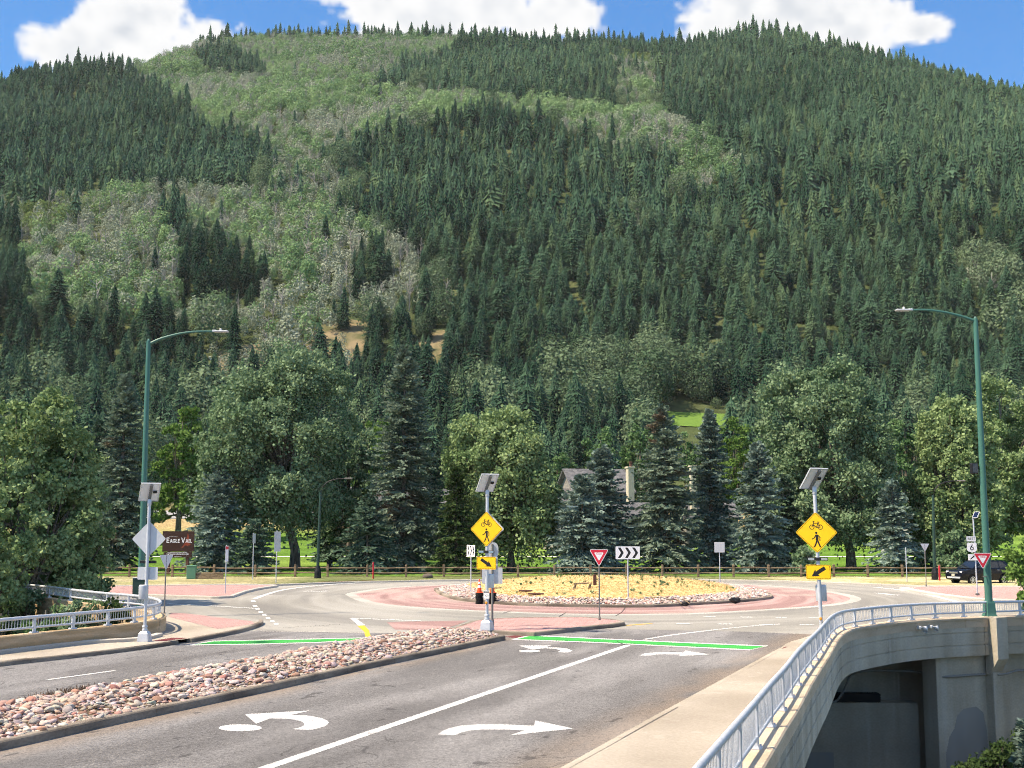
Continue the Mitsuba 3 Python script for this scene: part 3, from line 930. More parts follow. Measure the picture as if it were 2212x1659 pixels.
struct('tactile_panel_002', tri(Polygon(pts([(1089, 1376), (1128, 1371.5), (1148, 1373), (1112, 1378.5)])), .009), 'm_maroon', 'maroon tactile panel at the tip of the stone median', 'tactile panel')


# painted markings
def mark(key, ps, m, label, cat, z=.008):
    struct(key, tri(Polygon(pts(ps)).buffer(0), z), m, label, cat)


def stripe(key, ps, w, m, label, cat, z=.008, step=.5):
    p = smooth_path(pts(ps), step, 2)
    struct(key, tri(LineString(p).buffer(w / 2, cap_style='flat'), z), m, label, cat)


mark('crossing_band', [(1104, 1382.2), (1140.3, 1371.8), (1300, 1379.5), (1470, 1387.3), (1661, 1395.2), (1618, 1405.2), (1450, 1397.0), (1290, 1389.0)], 'm_white_paint', 'white edged band of the right crossing under its green strip', 'crossing marking')
mark('green_crossing', [(1116, 1381.2), (1146, 1373.9), (1300, 1381.4), (1470, 1389.2), (1652, 1396.9), (1622, 1403.4), (1450, 1395.4), (1290, 1387.5)], 'm_green_paint', 'bright green strip of the right crossing', 'crossing marking', .012)
mark('crossing_band_001', [(400, 1394.6), (459, 1384.5), (560, 1382.4), (690, 1379.8), (813, 1377.2), (790, 1383.6), (690, 1388.6), (560, 1392.4)], 'm_white_paint', 'white edged band of the left crossing under its green strip', 'crossing marking')
mark('green_crossing_001', [(418, 1392.9), (462, 1385.9), (560, 1383.9), (690, 1381.3), (810, 1378.3), (790, 1382.5), (690, 1387.2), (560, 1391.0)], 'm_green_paint', 'bright green strip of the left crossing', 'crossing marking', .012)
_la, _lb = at(774.5, 1591.5)[:2], at(1356, 1394.5)[:2]
_lu = (_lb - _la) / np.linalg.norm(_lb - _la)
struct('lane_line', tri(LineString([tuple(_la - _lu * 16), tuple(_lb)]).buffer(.115, cap_style='flat'), .008), 'm_white_paint', 'long solid white line between the two lanes of the approach', 'lane line')
stripe('lane_line_001', [(1392, 1381.5), (1440, 1373.5), (1504, 1365.2), (1616, 1353), (1684, 1348.2)], .15, 'm_white_paint', 'white line curving from the right crossing into the roundabout', 'lane line')
stripe('lane_line_002', [(101.5, 1469), (248.6, 1449)], .13, 'm_white_paint', 'single white dash on the left carriageway', 'lane line')
stripe('edge_line', [(361, 1304.4), (460, 1309), (560, 1315)], .25, 'm_white_paint', 'white line across the left exit road', 'edge line')
stripe('edge_line_001', [(549, 1294), (575, 1284), (612, 1273.5), (680, 1265.5), (760, 1259.5), (860, 1256), (1000, 1253.2)], .30, 'm_white_paint', 'white line following the far left edge of the roundabout', 'edge line')
stripe('edge_line_002', [(1889, 1268.8), (1935, 1273), (1985, 1280), (2040, 1293), (2085, 1305)], .30, 'm_white_paint', 'white line following the right exit beside the brick splitter', 'edge line')
stripe('edge_line_003', [(757, 1335.5), (830, 1338.4), (909, 1341.7)], .22, 'm_white_paint', 'white line running left from the refuge island', 'edge line')
mark('edge_line_004', [(756, 1336), (769, 1336), (789, 1351), (774, 1352)], 'm_white_paint', 'short white slanting bar before the refuge island', 'edge line', .012)
mark('yellow_line', [(772, 1352), (787, 1351.4), (797, 1362), (801, 1377), (790, 1377), (786, 1364)], 'm_yellow_paint', 'short curved yellow bar beside the stone median', 'edge line')
stripe('yellow_line_001', [(1162, 1371.2), (1241, 1361.5), (1330, 1353), (1409, 1347)], .16, 'm_yellow_paint', 'long yellow line along the kerb of the refuge island', 'edge line')
stripe('joint_line', [(560, 1363.5), (650, 1364.8), (740, 1366.2), (790, 1366.0)], .09, 'm_kerb_clean', 'pale joint where asphalt meets concrete', 'paving joint', .009)
dashes = [[(1520, 1332.5), (1546, 1332.5)], [(1600, 1333.3), (1624.5, 1333.3)], [(1674, 1333.8), (1700, 1333.8)], [(1746, 1333.8), (1772, 1333.8)], [(1461, 1347.8), (1494, 1347.8)], [(1551, 1348.3), (1583, 1348.3)],
          [(1640, 1349.6), (1668, 1349.6)], [(1728, 1349.8), (1758, 1349.8)]]
for i, d in enumerate(dashes):
    row = 'farther' if i < 4 else 'nearer'
    stripe(num('yield_dash'), d, .28, 'm_white_paint', f'{["first", "second", "third", "fourth"][i % 4]} dash from the left in the {row} dashed row of the right entry', 'road dash')
for i, (x, y) in enumerate([(1952, 1042), (1966, 1079), (1983, 1101), (2010, 1127), (2037, 1148), (2065, 1173), (2099, 1197), (2128, 1218)]):
    dx, dy = x * .28011, 1006.9 + y * .28011
    mark(num('yield_dash'), [(dx - 5, dy - 1.7), (dx + 4, dy - 1.9), (dx + 6, dy + 1.7), (dx - 3.5, dy + 1.9)], 'm_white_paint',
         f'{["first", "second", "third", "fourth", "fifth", "sixth", "seventh", "eighth"][i]} square from the top of the dotted line at the left exit', 'road dash')


def z5(ps):
    return [(x * .35014, 1316.7 + y * .35014) for x, y in ps]


def z6(ps):
    return [(774.5 + x * .35014, 1316.7 + y * .35014) for x, y in ps]


def z3(ps):
    return [(1084.3 + x * .28011, 1006.9 + y * .28011) for x, y in ps]


def oval(cx, cy, rx, ry):
    return [(cx + rx * math.cos(t), cy + ry * math.sin(t)) for t in np.linspace(0, 2 * PI, 28)[:-1]]


mark('fishhook_arrow', z5([(1510, 648), (1720, 636), (1918, 625), (1790, 653), (1880, 655), (1930, 661), (1985, 673), (2020, 688), (2030, 700), (2005, 722), (1960, 735), (1915, 745), (1805, 740), (1850, 730), (1877, 718),
                            (1880, 706), (1860, 693), (1815, 681), (1760, 675), (1665, 674), (1580, 706)]), 'm_white_paint', 'large white hooked left-turn arrow near the bottom of the approach', 'road arrow')
mark('fishhook_dot', z5(oval(1482, 732, 133, 21)), 'm_white_paint', 'white oval dot beside the large hooked arrow', 'road marking')
mark('curved_arrow', z6([(490, 773), (520, 752), (560, 735), (640, 718), (740, 711), (900, 711), (1085, 720), (1090, 687), (1210, 712), (1327, 737), (1120, 758), (930, 779), (1025, 748), (900, 742), (760, 742), (690, 748),
                         (640, 758), (600, 776)]), 'm_white_paint', 'large white curved right arrow near the bottom of the approach', 'road arrow')
mark('curved_arrow_001', z3([(1060, 1462), (1100, 1447), (1180, 1438), (1300, 1437), (1405, 1440), (1412, 1424), (1500, 1438), (1598, 1453), (1480, 1460), (1355, 1466), (1388, 1455), (1260, 1452), (1190, 1454), (1140, 1463)]),
     'm_white_paint', 'smaller white curved right arrow just before the green crossing', 'road arrow')
mark('fishhook_arrow_001', z3([(128, 1386), (250, 1386), (386, 1384), (322, 1399), (430, 1401), (500, 1409), (545, 1424), (515, 1438), (430, 1437), (452, 1425), (420, 1412), (330, 1406), (240, 1416)]), 'm_white_paint',
     'smaller white hooked left-turn arrow just before the green crossing', 'road arrow')
mark('fishhook_dot_001', z3(oval(212, 1428, 82, 9)), 'm_white_paint', 'white oval dot beside the smaller hooked arrow', 'road marking')
stripe('lane_symbol', [(655, 1277.5), (672, 1276.8), (690, 1278), (706, 1276.5)], .35, 'm_white_paint', 'worn white lane symbol on the left arc of the roundabout', 'road marking')
stripe('lane_symbol_001', [(1893, 1281), (1915, 1283), (1930, 1286), (1945, 1285.5)], .35, 'm_white_paint', 'worn white lane symbol on the right arc of the roundabout', 'road marking')
rngc = np.random.default_rng(3)
for k, ps in enumerate([[(612, 1356.5), (690, 1352.5), (735, 1349)], [(1330, 1331), (1345, 1322), (1352, 1311)], [(1208, 1332), (1222, 1324)], [(1086, 1325), (1105, 1320)], [(1350, 1394), (1332, 1386)]]):
    stripe(num('road_crack'), ps, .05, 'm_tar', ['dark streak across the concrete left of the white slanting bar', 'thin crack across the apron below the chevron board', 'short crack in the concrete left of the nearer yield sign',
           'short crack in the apron behind the refuge island', 'short crack in the green crossing'][k], 'road crack', .0135, .3)

# ------------------------------------------------------------------ ravine under the bridge


def gorge(x, y):
    b = -8.2 + np.clip((x - 16.5) * .42, 0, 6.0) + np.clip((y - 36) * .05, 0, .6) + np.clip((-13.5 - x) * .9, 0, 6.6)
    return b + (meshkit.fbm(np.stack([x * .25, y * .25, 0 * x], -1), 3, 2) - .5) * .9


gm = grid(np.arange(-75, 62, 1.5), np.arange(-42, 66, 1.5), gorge)
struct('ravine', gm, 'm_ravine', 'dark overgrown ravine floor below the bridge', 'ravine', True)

# ------------------------------------------------------------------ bridge walls


def cut(path, x_from=None, y_from=None):
    return path


def arc_at(path, p):
    return LineString(path).project(Point(*p[:2]))


RL = LineString(RAIL).length
tag('bridge_wall', 'curved grey concrete bridge edge and wing wall with grooved fascia and pale coping', 'bridge wall')
k = 0
for i in range(int(RL / 3.0) + 1):
    a, b = i * 3.0 + .008, min(RL, (i + 1) * 3.0 - .008)
    if b - a < .3:
        continue
    p = piece(RAIL, a, b, .5)
    MB().add(*sweep(p, [(-.22, -.1), (-.22, .27), (-.19, .30), (.25, .30), (.28, .27), (.28, .20), (.22, .19), (.22, -.1)])).put('bridge_wall__coping' + ('' if k == 0 else f'_{k:03d}'), 'm_coping')
    k += 1
k = 0
for i in range(int(RL / 6.0) + 1):
    a, b = i * 6.0 + 4.0 + .012, min(RL, (i + 1) * 6.0 + 4.0 - .012)
    if i == 0:
        a = .01
    if b - a < .3:
        continue
    p = piece(RAIL, a, b, .5)
    prof = [(-.14, .18), (.205, .18), (.205, -.28), (.165, -.295), (.165, -.325), (.205, -.34), (.205, -.76), (.165, -.775), (.165, -.805), (.205, -.82), (.205, -1.22), (-.14, -1.22)]
    MB().add(*sweep(p, prof)).put('bridge_wall__fascia_panel' + ('' if k == 0 else f'_{k:03d}'), 'm_wall')
    k += 1
AB0, ABD = np.array([16.75, 48.42]), np.array([.919, .394])
ABN = np.array([ABD[1], -ABD[0]])
ab = MB().box([0, .4, -5.1], [2.75, .8, 7.9], 0, .02)
yaw_ab = math.atan2(ABD[1], ABD[0])
ab.move(frame([*(AB0 + ABD * 1.4), 0], yaw_ab)).put('bridge_wall__abutment', 'm_wall')
MB().box([0, .6, -5.1], [18, .5, 7.9], 0, .02, frame([*(AB0 + ABD * 12.2), 0], yaw_ab)).put('bridge_wall__wing_wall', 'm_wall')
LAMP_R = np.array([*at(2137.5, 1331, .30)[:2], .30])
pm = MB()
cor = Polygon([(-.05, .30), (.62, .30), (.62, -1.35), (.12, -2.0), (-.05, -2.0)])
e = trimesh.creation.extrude_polygon(cor, .56, engine='earcut')
v = np.asarray(e.vertices)
Mp = frame([LAMP_R[0], LAMP_R[1], 0], yaw_ab)
pm.add(Mp(np.column_stack([v[:, 2] - .28, -v[:, 0] - .02, v[:, 1]])), e.faces)
pm.put('bridge_wall__corbel', 'm_wall')
MB().box([.0, -.02, -5.5], [.44, .5, 7.2], 0, .02, Mp).put('bridge_wall__pilaster', 'm_wall')
bw = MB().box([1.2, 50.3, -6.2], [30.6, .8, 6.0], 0, .02)
bw.put('bridge_wall__bearing_wall', 'm_wall')
MB().box([1.0, 51.2, -2.0], [30.2, .6, 3.2], 0, .02).put('bridge_wall__back_wall', 'm_wall')
MB().box([19.0, 52.0, -4.8], [9.0, .5, 8.6], 0, .02).put('bridge_wall__rear_wall', 'm_wall')
MB().box([13.9, 50.2, -3.02], [2.2, .5, .34], 0, .02).put('bridge_wall__bearing', 'm_rubber')

mat('m_cover_paint', lambda p, n, uv: mix((0.205, 0.200, 0.185), (0.275, 0.268, 0.245), fbm(p.x * 1.5, p.y, p.z * .4, 3)), 0.85)
blot = Polygon([(.35, -9), (.35, -5.0), (.55, -4.35), (.85, -4.0), (1.0, -3.55), (1.35, -3.3), (2.0, -3.25), (2.35, -3.5), (2.5, -4.2), (2.55, -9)]).buffer(.12).buffer(-.12)
plate(blot, -.001, -.006, frame([*AB0, 0], yaw_ab)).put('bridge_wall__cover_paint', 'm_cover_paint')
plate(shapely.box(4.5, -9, 13.0, -5.15), -.001, -.006, frame([0, 49.9, 0], 0)).put('bridge_wall__cover_paint_001', 'm_cover_paint')


def z7(ps):
    return [(1437.5 + x * .35014, 1239.2 + y * .35014) for x, y in ps]


cp = [tuple(at_depth(*q, 49.75)) for q in z7([(1025, 798), (1060, 785), (1095, 740), (1115, 680), (1135, 632), (1175, 605), (1290, 597), (1450, 600), (1560, 604)])]
cp += [tuple(np.array([*(AB0 + ABD * s + ABN * .06), zz])) for s, zz in ((.0, -2.02), (1.5, -2.0), (2.75, -2.0))]
MB().tube(smooth_path(np.array(cp), .25, 2), .045, 8).put('wall_conduit', 'm_conduit', True)
tag('wall_conduit', 'grey conduit pipe clamped along the abutment under the bridge', 'pipe')
cp2 = [tuple(np.array([*(AB0 + ABD * s + ABN * (-.02 if s > 3.5 else .40)), zz])) for s, zz in ((2.8, -2.0), (3.3, -1.98), (4.2, -1.95), (8, -1.9), (16, -1.9))]
MB().tube(np.array(cp2), .045, 8).put('wall_conduit_001', 'm_conduit', True)
tag('wall_conduit_001', 'grey conduit pipe running right from the pilaster below the lamp', 'pipe')
for i, (px, s) in enumerate(((1974, 1.0), (2024, .85))):
    b = at(px, 1346, .18)
    sx = arc_at(RAIL, b)
    t, t2 = np.array(LineString(RAIL).interpolate(sx).coords[0]), np.array(LineString(RAIL).interpolate(sx + .1).coords[0])
    tg = (t2 - t) / np.linalg.norm(t2 - t)
    m = MB()
    Mx = frame([t[0] + tg[1] * .27, t[1] - tg[0] * .27, .02], math.atan2(tg[1], tg[0]))
    m.box([0, 0, 0], [.10, .24, .14], 0, .02, Mx)
    m.tube(Mx(np.array([[.0, -.08, .0], [.12, -.16, .0]])), [.03, .03], 8)
    hd = trimesh.creation.cone(radius=.15 * s, height=.30 * s, sections=14)
    hv = np.asarray(hd.vertices) @ rotz(0).T
    hv = np.column_stack([hv[:, 2] * .8 - hv[:, 1] * .6 + .10, hv[:, 0] * .8 - .20, hv[:, 2] * .6 + hv[:, 1] * .8 - .08])
    m.add(Mx(hv), hd.faces)
    m.put(num('wall_floodlight'), 'm_alu', True)
tag('wall_floodlight', 'bent whitish floodlight on the wing wall, nearer the bend of the railing', 'floodlight')
tag('wall_floodlight_001', 'bent whitish floodlight on the wing wall, nearer the tall lamp', 'floodlight')

tag('parapet', 'low tan concrete parapet curving round at the left end of the bridge', 'parapet')
LL = LineString(LRAIL).length
k = 0
for i in range(int(LL / 8) + 1):
    a, b = i * 8 + .006, min(LL, (i + 1) * 8 - .006)
    if b - a < .3:
        continue
    p = piece(LRAIL, a, b, .35)
    MB().add(*sweep(p, [(-.2, -1.6), (-.2, .59), (-.17, .62), (.19, .62), (.22, .59), (.22, -.05)])).put('parapet__wall_section' + ('' if k == 0 else f'_{k:03d}'), 'm_parapet')
    k += 1
lk = smooth_path(pts([(-160, 1432), (120, 1398), (200, 1390), (290, 1386.5), (330, 1381), (352, 1374)], .14), .5, 2)
MB().add(*sweep(lk, [(-.25, .0), (-.25, .25), (-.02, .25), (.0, .23), (.0, .0)])).put('parapet__footing_kerb', 'm_kerb_clean')


# ------------------------------------------------------------------ railings


def railing(key, path, posts, z0, hfun, picket_step, label, most):
    """A tube railing: top and bottom rail, flat posts on base plates, thin pickets."""
    tag(key, label, 'railing')
    L = LineString(path)
    P = resample(path, .25)
    S = np.array([L.project(Point(*q)) for q in P])
    H = hfun(S)
    MB().tube(np.column_stack([P, z0 + H - .055]), .055, 12).put(key + '__top_rail', 'm_galv', True)
    MB().tube(np.column_stack([P, z0 + .17 + 0 * H]), .036, 10).put(key + '__bottom_rail', 'm_galv', True)
    k = 0
    for s in posts:
        q, q2 = np.array(L.interpolate(s).coords[0]), np.array(L.interpolate(s + .05).coords[0])
        a = math.atan2(*(q2 - q)[::-1])
        h = float(hfun(np.array([s]))[0])
        M = frame([*q, z0], a)
        m = MB().box([0, 0, (h - .09) / 2], [.10, .075, h - .09], 0, .008, M).box([0, 0, .015], [.24, .18, .03], 0, .006, M)
        for dx in (-.085, .085):
            m.box([dx, .055, .045], [.035, .035, .03], 0, 0, M).box([dx, -.055, .045], [.035, .035, .03], 0, 0, M)
        m.put(key + '__post' + ('' if k == 0 else f'_{k:03d}'), 'm_galv')
        k += 1
    ss = np.arange(.06, L.length - .05, picket_step)
    ss = ss[np.min(np.abs(ss[:, None] - np.asarray(posts)[None]), 1) > .075]
    q = np.array([L.interpolate(s).coords[0] for s in ss])
    vis = (np.abs(q[:, 0]) < .435 * np.maximum(q[:, 1], .1)) & (q[:, 1] > 14)
    order = np.argsort(np.where(vis, q[:, 1], 1e6))
    h = hfun(ss)
    rest = MB()
    for j, o in enumerate(order):
        v, f = tube([[*q[o], z0 + .18], [*q[o], z0 + h[o] - .07]], .0095, 5, False)
        if j < most and vis[o]:
            MB().add(v, f).put(key + '__picket' + ('' if j == 0 else f'_{j:03d}'), 'm_galv', True)
        else:
            rest.add(v, f)
    if rest.n:
        rest.put(key + '__far_pickets', 'm_galv', True)
        labels[key + '__far_pickets'] = {'label': 'thin upright pickets of the far stretch', 'kind': 'stuff'}


_s0 = arc_at(RAIL, _rp[0])
post_r = [arc_at(RAIL, p) for p in _rp]
post_r = [_s0 - 2.1 * j for j in range(11, 0, -1) if _s0 - 2.1 * j > .3] + post_r
_end = post_r[-1]
post_r += [s for s in (_end + 2.6, _end + 5.2, _end + 7.8) if s < RL - .3]
_far = arc_at(RAIL, _rp[13])
railing('right_railing', RAIL, post_r, .30, lambda s: np.interp(s, [0, _s0 + 8, _far, _end], [.80, .80, .66, .60]), .125, 'long curved grey tube railing on the coping of the bridge wall', 300)
_lp = [(-14.88, 37.86), (-14.1, 39.2), (-13.48, 40.65), (-12.95, 41.9), (-12.75, 43.4), (-13.6, 46.8), (-15.71, 49.95), (-17.08, 51.2), (-19.77, 54.4), (-21.6, 56.8)]
post_l = [arc_at(LRAIL, p) for p in _lp]
_s1 = post_l[0]
post_l = [_s1 - 1.75 * j for j in range(9, 0, -1)] + post_l
railing('left_railing', LRAIL, post_l, .62, lambda s: np.interp(s, [0, 60], [.54, .54]), .115, 'grey tube railing on the tan parapet, bending back at its right end', 260)

# ------------------------------------------------------------------ street lamps


def tall_lamp(key, base, top_z, arm, label, lean=0.0):
    """Green tapered pole, square pedestal, one curved arm; arm = points relative to the top, in the plane of the arm."""
    tag(key, label, 'street lamp', 'tall green street lamps')
    x, y, z = base
    m = MB().add(*lathe([(.0, 0), (.30, 0), (.30, .05), (.27, .07), (.24, .52), (.20, .62), (.0, .62)], 4, (0, 0, 0)))
    m.move(lambda v: v @ rotz(PI / 4 + .2).T + [x, y, z]).put(key + '__pedestal', 'm_lamp_green')
    tx = x + lean
    MB().tube([[x, y, z + .55], [x * .5 + tx * .5, y, (z + top_z) / 2], [tx, y, top_z], [tx, y, top_z + .12]], [.155, .125, .095, .03], 14).put(key + '__pole', 'm_lamp_green', True)
    a = np.array([[tx + q[0], y + q[1], top_z + q[2]] for q in arm])
    MB().tube(smooth_path(a, .15, 2), np.linspace(.065, .04, len(smooth_path(a, .15, 2))), 10).put(key + '__arm', 'm_lamp_green', True)
    d = a[-1] - a[-2]; d /= np.linalg.norm(d)
    s = math.copysign(1, d[0])
    hm = MB().box([s * .34, 0, .0], [.62, .26, .075], 0, .03).box([s * .02, 0, .02], [.20, .10, .10], 0, .02)
    hm.move(frame(a[-1], 0)).put(key + '__luminaire', 'm_alu')
    MB().add(*lathe([(0, .0), (.05, 0), (.055, .05), (.04, .10), (0, .11)], 10, a[-1] + [s * .30, 0, .035])).put(key + '__photocell', 'm_white_wall', True)


bl = at(303, 1318, .30)
tl = at_depth(321, 738, bl[1])
al = [at_depth(q, w, bl[1]) - tl for q, w in ((321, 744), (345, 732), (385, 721), (420, 716), (462, 716))]
tall_lamp('street_lamp', [bl[0], bl[1], .30], tl[2], al, 'tall green street lamp with a curved arm reaching right, behind the left crossing sign', tl[0] - bl[0])
tr = at_depth(2107, 690, LAMP_R[1])
ar = [at_depth(q, w, LAMP_R[1]) - tr for q, w in ((2107, 694), (2080, 684), (2040, 674), (2000, 669), (1968, 670))]
tall_lamp('street_lamp_001', LAMP_R, tr[2], ar, 'tall green street lamp with a curved arm reaching left, standing on the bridge wall', tr[0] - LAMP_R[0])
fl = at_depth(2104, 1012, LAMP_R[1] - .02)
fm = frame(fl, .35)
MB().box([0, 0, 0], [.34, .16, .44], 0, .03, fm).put('floodlight__housing', 'm_black')
MB().box([0, -.085, 0], [.26, .012, .34], 0, 0, fm).put('floodlight__lens', 'm_glass')
MB().tube(fm(np.array([[.14, .05, 0], [.36, .05, .02]])), .025, 6).put('floodlight__bracket', 'm_black')
tag('floodlight', 'black box floodlight clamped halfway up the right green lamp pole', 'floodlight')
cm = frame([bl[0] - .02, bl[1] - .26, 0], .1)
MB().box([0, 0, 1.26], [.50, .22, .86], 0, .02, cm).put('lamp_cabinet__box', 'm_dark_green')
MB().box([0, -.005, 1.70], [.54, .27, .03], 0, .008, cm).put('lamp_cabinet__lid', 'm_alu')
MB().box([.14, -.118, 1.08], [.09, .008, .12], 0, 0, cm).put('lamp_cabinet__sticker', 'm_sign_white')
tag('lamp_cabinet', 'dark green electric cabinet strapped low on the left green lamp pole', 'electric cabinet')


def dark_lamp(key, px, pb, pt, y, label, flip=1):
    tag(key, label, 'street lamp', 'dark lamps beyond the roundabout')
    b = at_depth(px, pb, y); zt = at_depth(px, pt, y)[2]; z0 = .12
    MB().add(*lathe([(0, z0), (.26, z0), (.25, z0 + .5), (.15, z0 + .9), (0, z0 + .9)], 8, (b[0], b[1], 0))).put(key + '__pedestal', 'm_black')
    MB().tube([[b[0], y, z0 + .8], [b[0] + .1, y, zt - 1.0]], [.12, .09], 10).put(key + '__pole', 'm_dark_green', True)
    a = np.array([[b[0] + .1, y, zt - 1.05], [b[0] + .3 * flip, y, zt - .45], [b[0] + .9 * flip, y, zt - .05], [b[0] + 1.9 * flip, y, zt + .05]])
    MB().tube(smooth_path(a, .2, 2), .05, 8).put(key + '__arm', 'm_black', True)
    MB().box([b[0] + 2.2 * flip, y, zt + .05], [.6, .3, .10], 0, .04).put(key + '__luminaire', 'm_conduit')


dark_lamp('dark_lamp', 686, 1250, 1035, 91, 'slim dark lamp standing before the big cottonwood behind the far kerb')
dark_lamp('dark_lamp_001', 2020, 1255, 1040, 88, 'slim dark lamp standing just left of the dark vehicle')

# ------------------------------------------------------------------ signs
DIAMOND = affinity.rotate(rrect(.914, .914, .055), 45, origin=(0, 0))
DIAMOND_LINE = affinity.rotate(rrect(.872, .872, .04), 45, origin=(0, 0)).difference(affinity.rotate(rrect(.846, .846, .03), 45, origin=(0, 0)))


def bicycle(M, cx, cz, s, y):
    """The bicycle of the sign, drawn in the local xz plane; s = its length."""
    g = []
    r = .19
    for c in ((-.31, 0), (.31, 0)):
        g.append(Point(c).buffer(r).difference(Point(c).buffer(r - .052)))
    for ln in ([(-.31, 0), (-.17, .29), (.17, .30), (.02, -.02), (-.2, .2)], [(.17, .30), (.31, 0), (.02, -.02), (.19, .38)], [(.12, .38), (.27, .38)], [(-.17, .29), (-.19, .42), (-.10, .45)], [(-.24, .36), (-.19, .42)]):
        g.append(LineString(ln).buffer(.029, cap_style='flat'))
    u = affinity.translate(affinity.scale(shapely.union_all(g), s, s, origin=(0, 0)), cx, cz)
    return plate(u, y, y - .002, M)


def walker(M, cx, cz, h, y):
    g = [Point(-.01, .93).buffer(.075), LineString([(.02, .74), (.03, .50)]).buffer(.085), LineString([(.02, .48), (-.03, .28), (-.15, .03)]).buffer(.046), LineString([(.05, .48), (.12, .26), (.21, .03)]).buffer(.046),
         LineString([(-.04, .79), (-.15, .60), (-.30, .52)]).buffer(.030), LineString([(.09, .79), (.21, .62), (.20, .44)]).buffer(.030), LineString([(-.15, .03), (-.22, .01)]).buffer(.026)]
    u = affinity.translate(affinity.scale(shapely.union_all(g), h, h, origin=(0, 0)), cx, cz)
    return plate(u, y, y - .002, M)


def arrow_shape(L, w, head, ang, cx=0, cz=0):
    p = Polygon([(-L / 2, w / 2), (L / 2 - head, w / 2), (L / 2 - head - .02, head * .62), (L / 2, 0), (L / 2 - head - .02, -head * .62), (L / 2 - head, -w / 2), (-L / 2, -w / 2)])
    return affinity.translate(affinity.rotate(p, ang, origin=(0, 0)), cx, cz)


PANEL_AZ = math.radians(-25)


def solar_panel(key, top, w, L, tilt, az, back=True):
    """A module facing az with the given tilt; its lower middle sits over the post."""
    h = np.array([math.sin(az), math.cos(az), 0])
    ex = np.array([math.cos(az), -math.sin(az), 0])
    ez = np.array([0, 0, 1]) * math.sin(tilt) - h * math.cos(tilt)       # up the slope (towards the high edge)
    en = np.cross(ex, ez)
    if en[2] < 0:
        en = -en
    M = lambda v: np.asarray(v) @ np.array([ex, en, ez]) + top
    MB().box([0, .0, 0], [w - .05, .012, L - .05], 0, 0, M).put(key + '__cells', 'm_sign_white')
    MB().box([0, .012, 0], [w - .05, .008, L - .05], 0, 0, M).put(key + '__glass', 'm_panel')
    fr = MB()
    for c, s in (([-w / 2 + .015, 0, 0], [.03, .045, L]), ([w / 2 - .015, 0, 0], [.03, .045, L]), ([0, 0, L / 2 - .015], [w - .06, .045, .03]), ([0, 0, -L / 2 + .015], [w - .06, .045, .03])):
        fr.box(c, s, 0, 0, M)
    fr.put(key + '__frame', 'm_alu')
    MB().box([.02, -.05, -.02], [.09, .075, L * .95], 0, .01, M).put(key + '__rail', 'm_conduit')
    MB().box([w * .26, -.035, .03], [.13, .05, .10], 0, .015, M).put(key + '__junction_box', 'm_black')


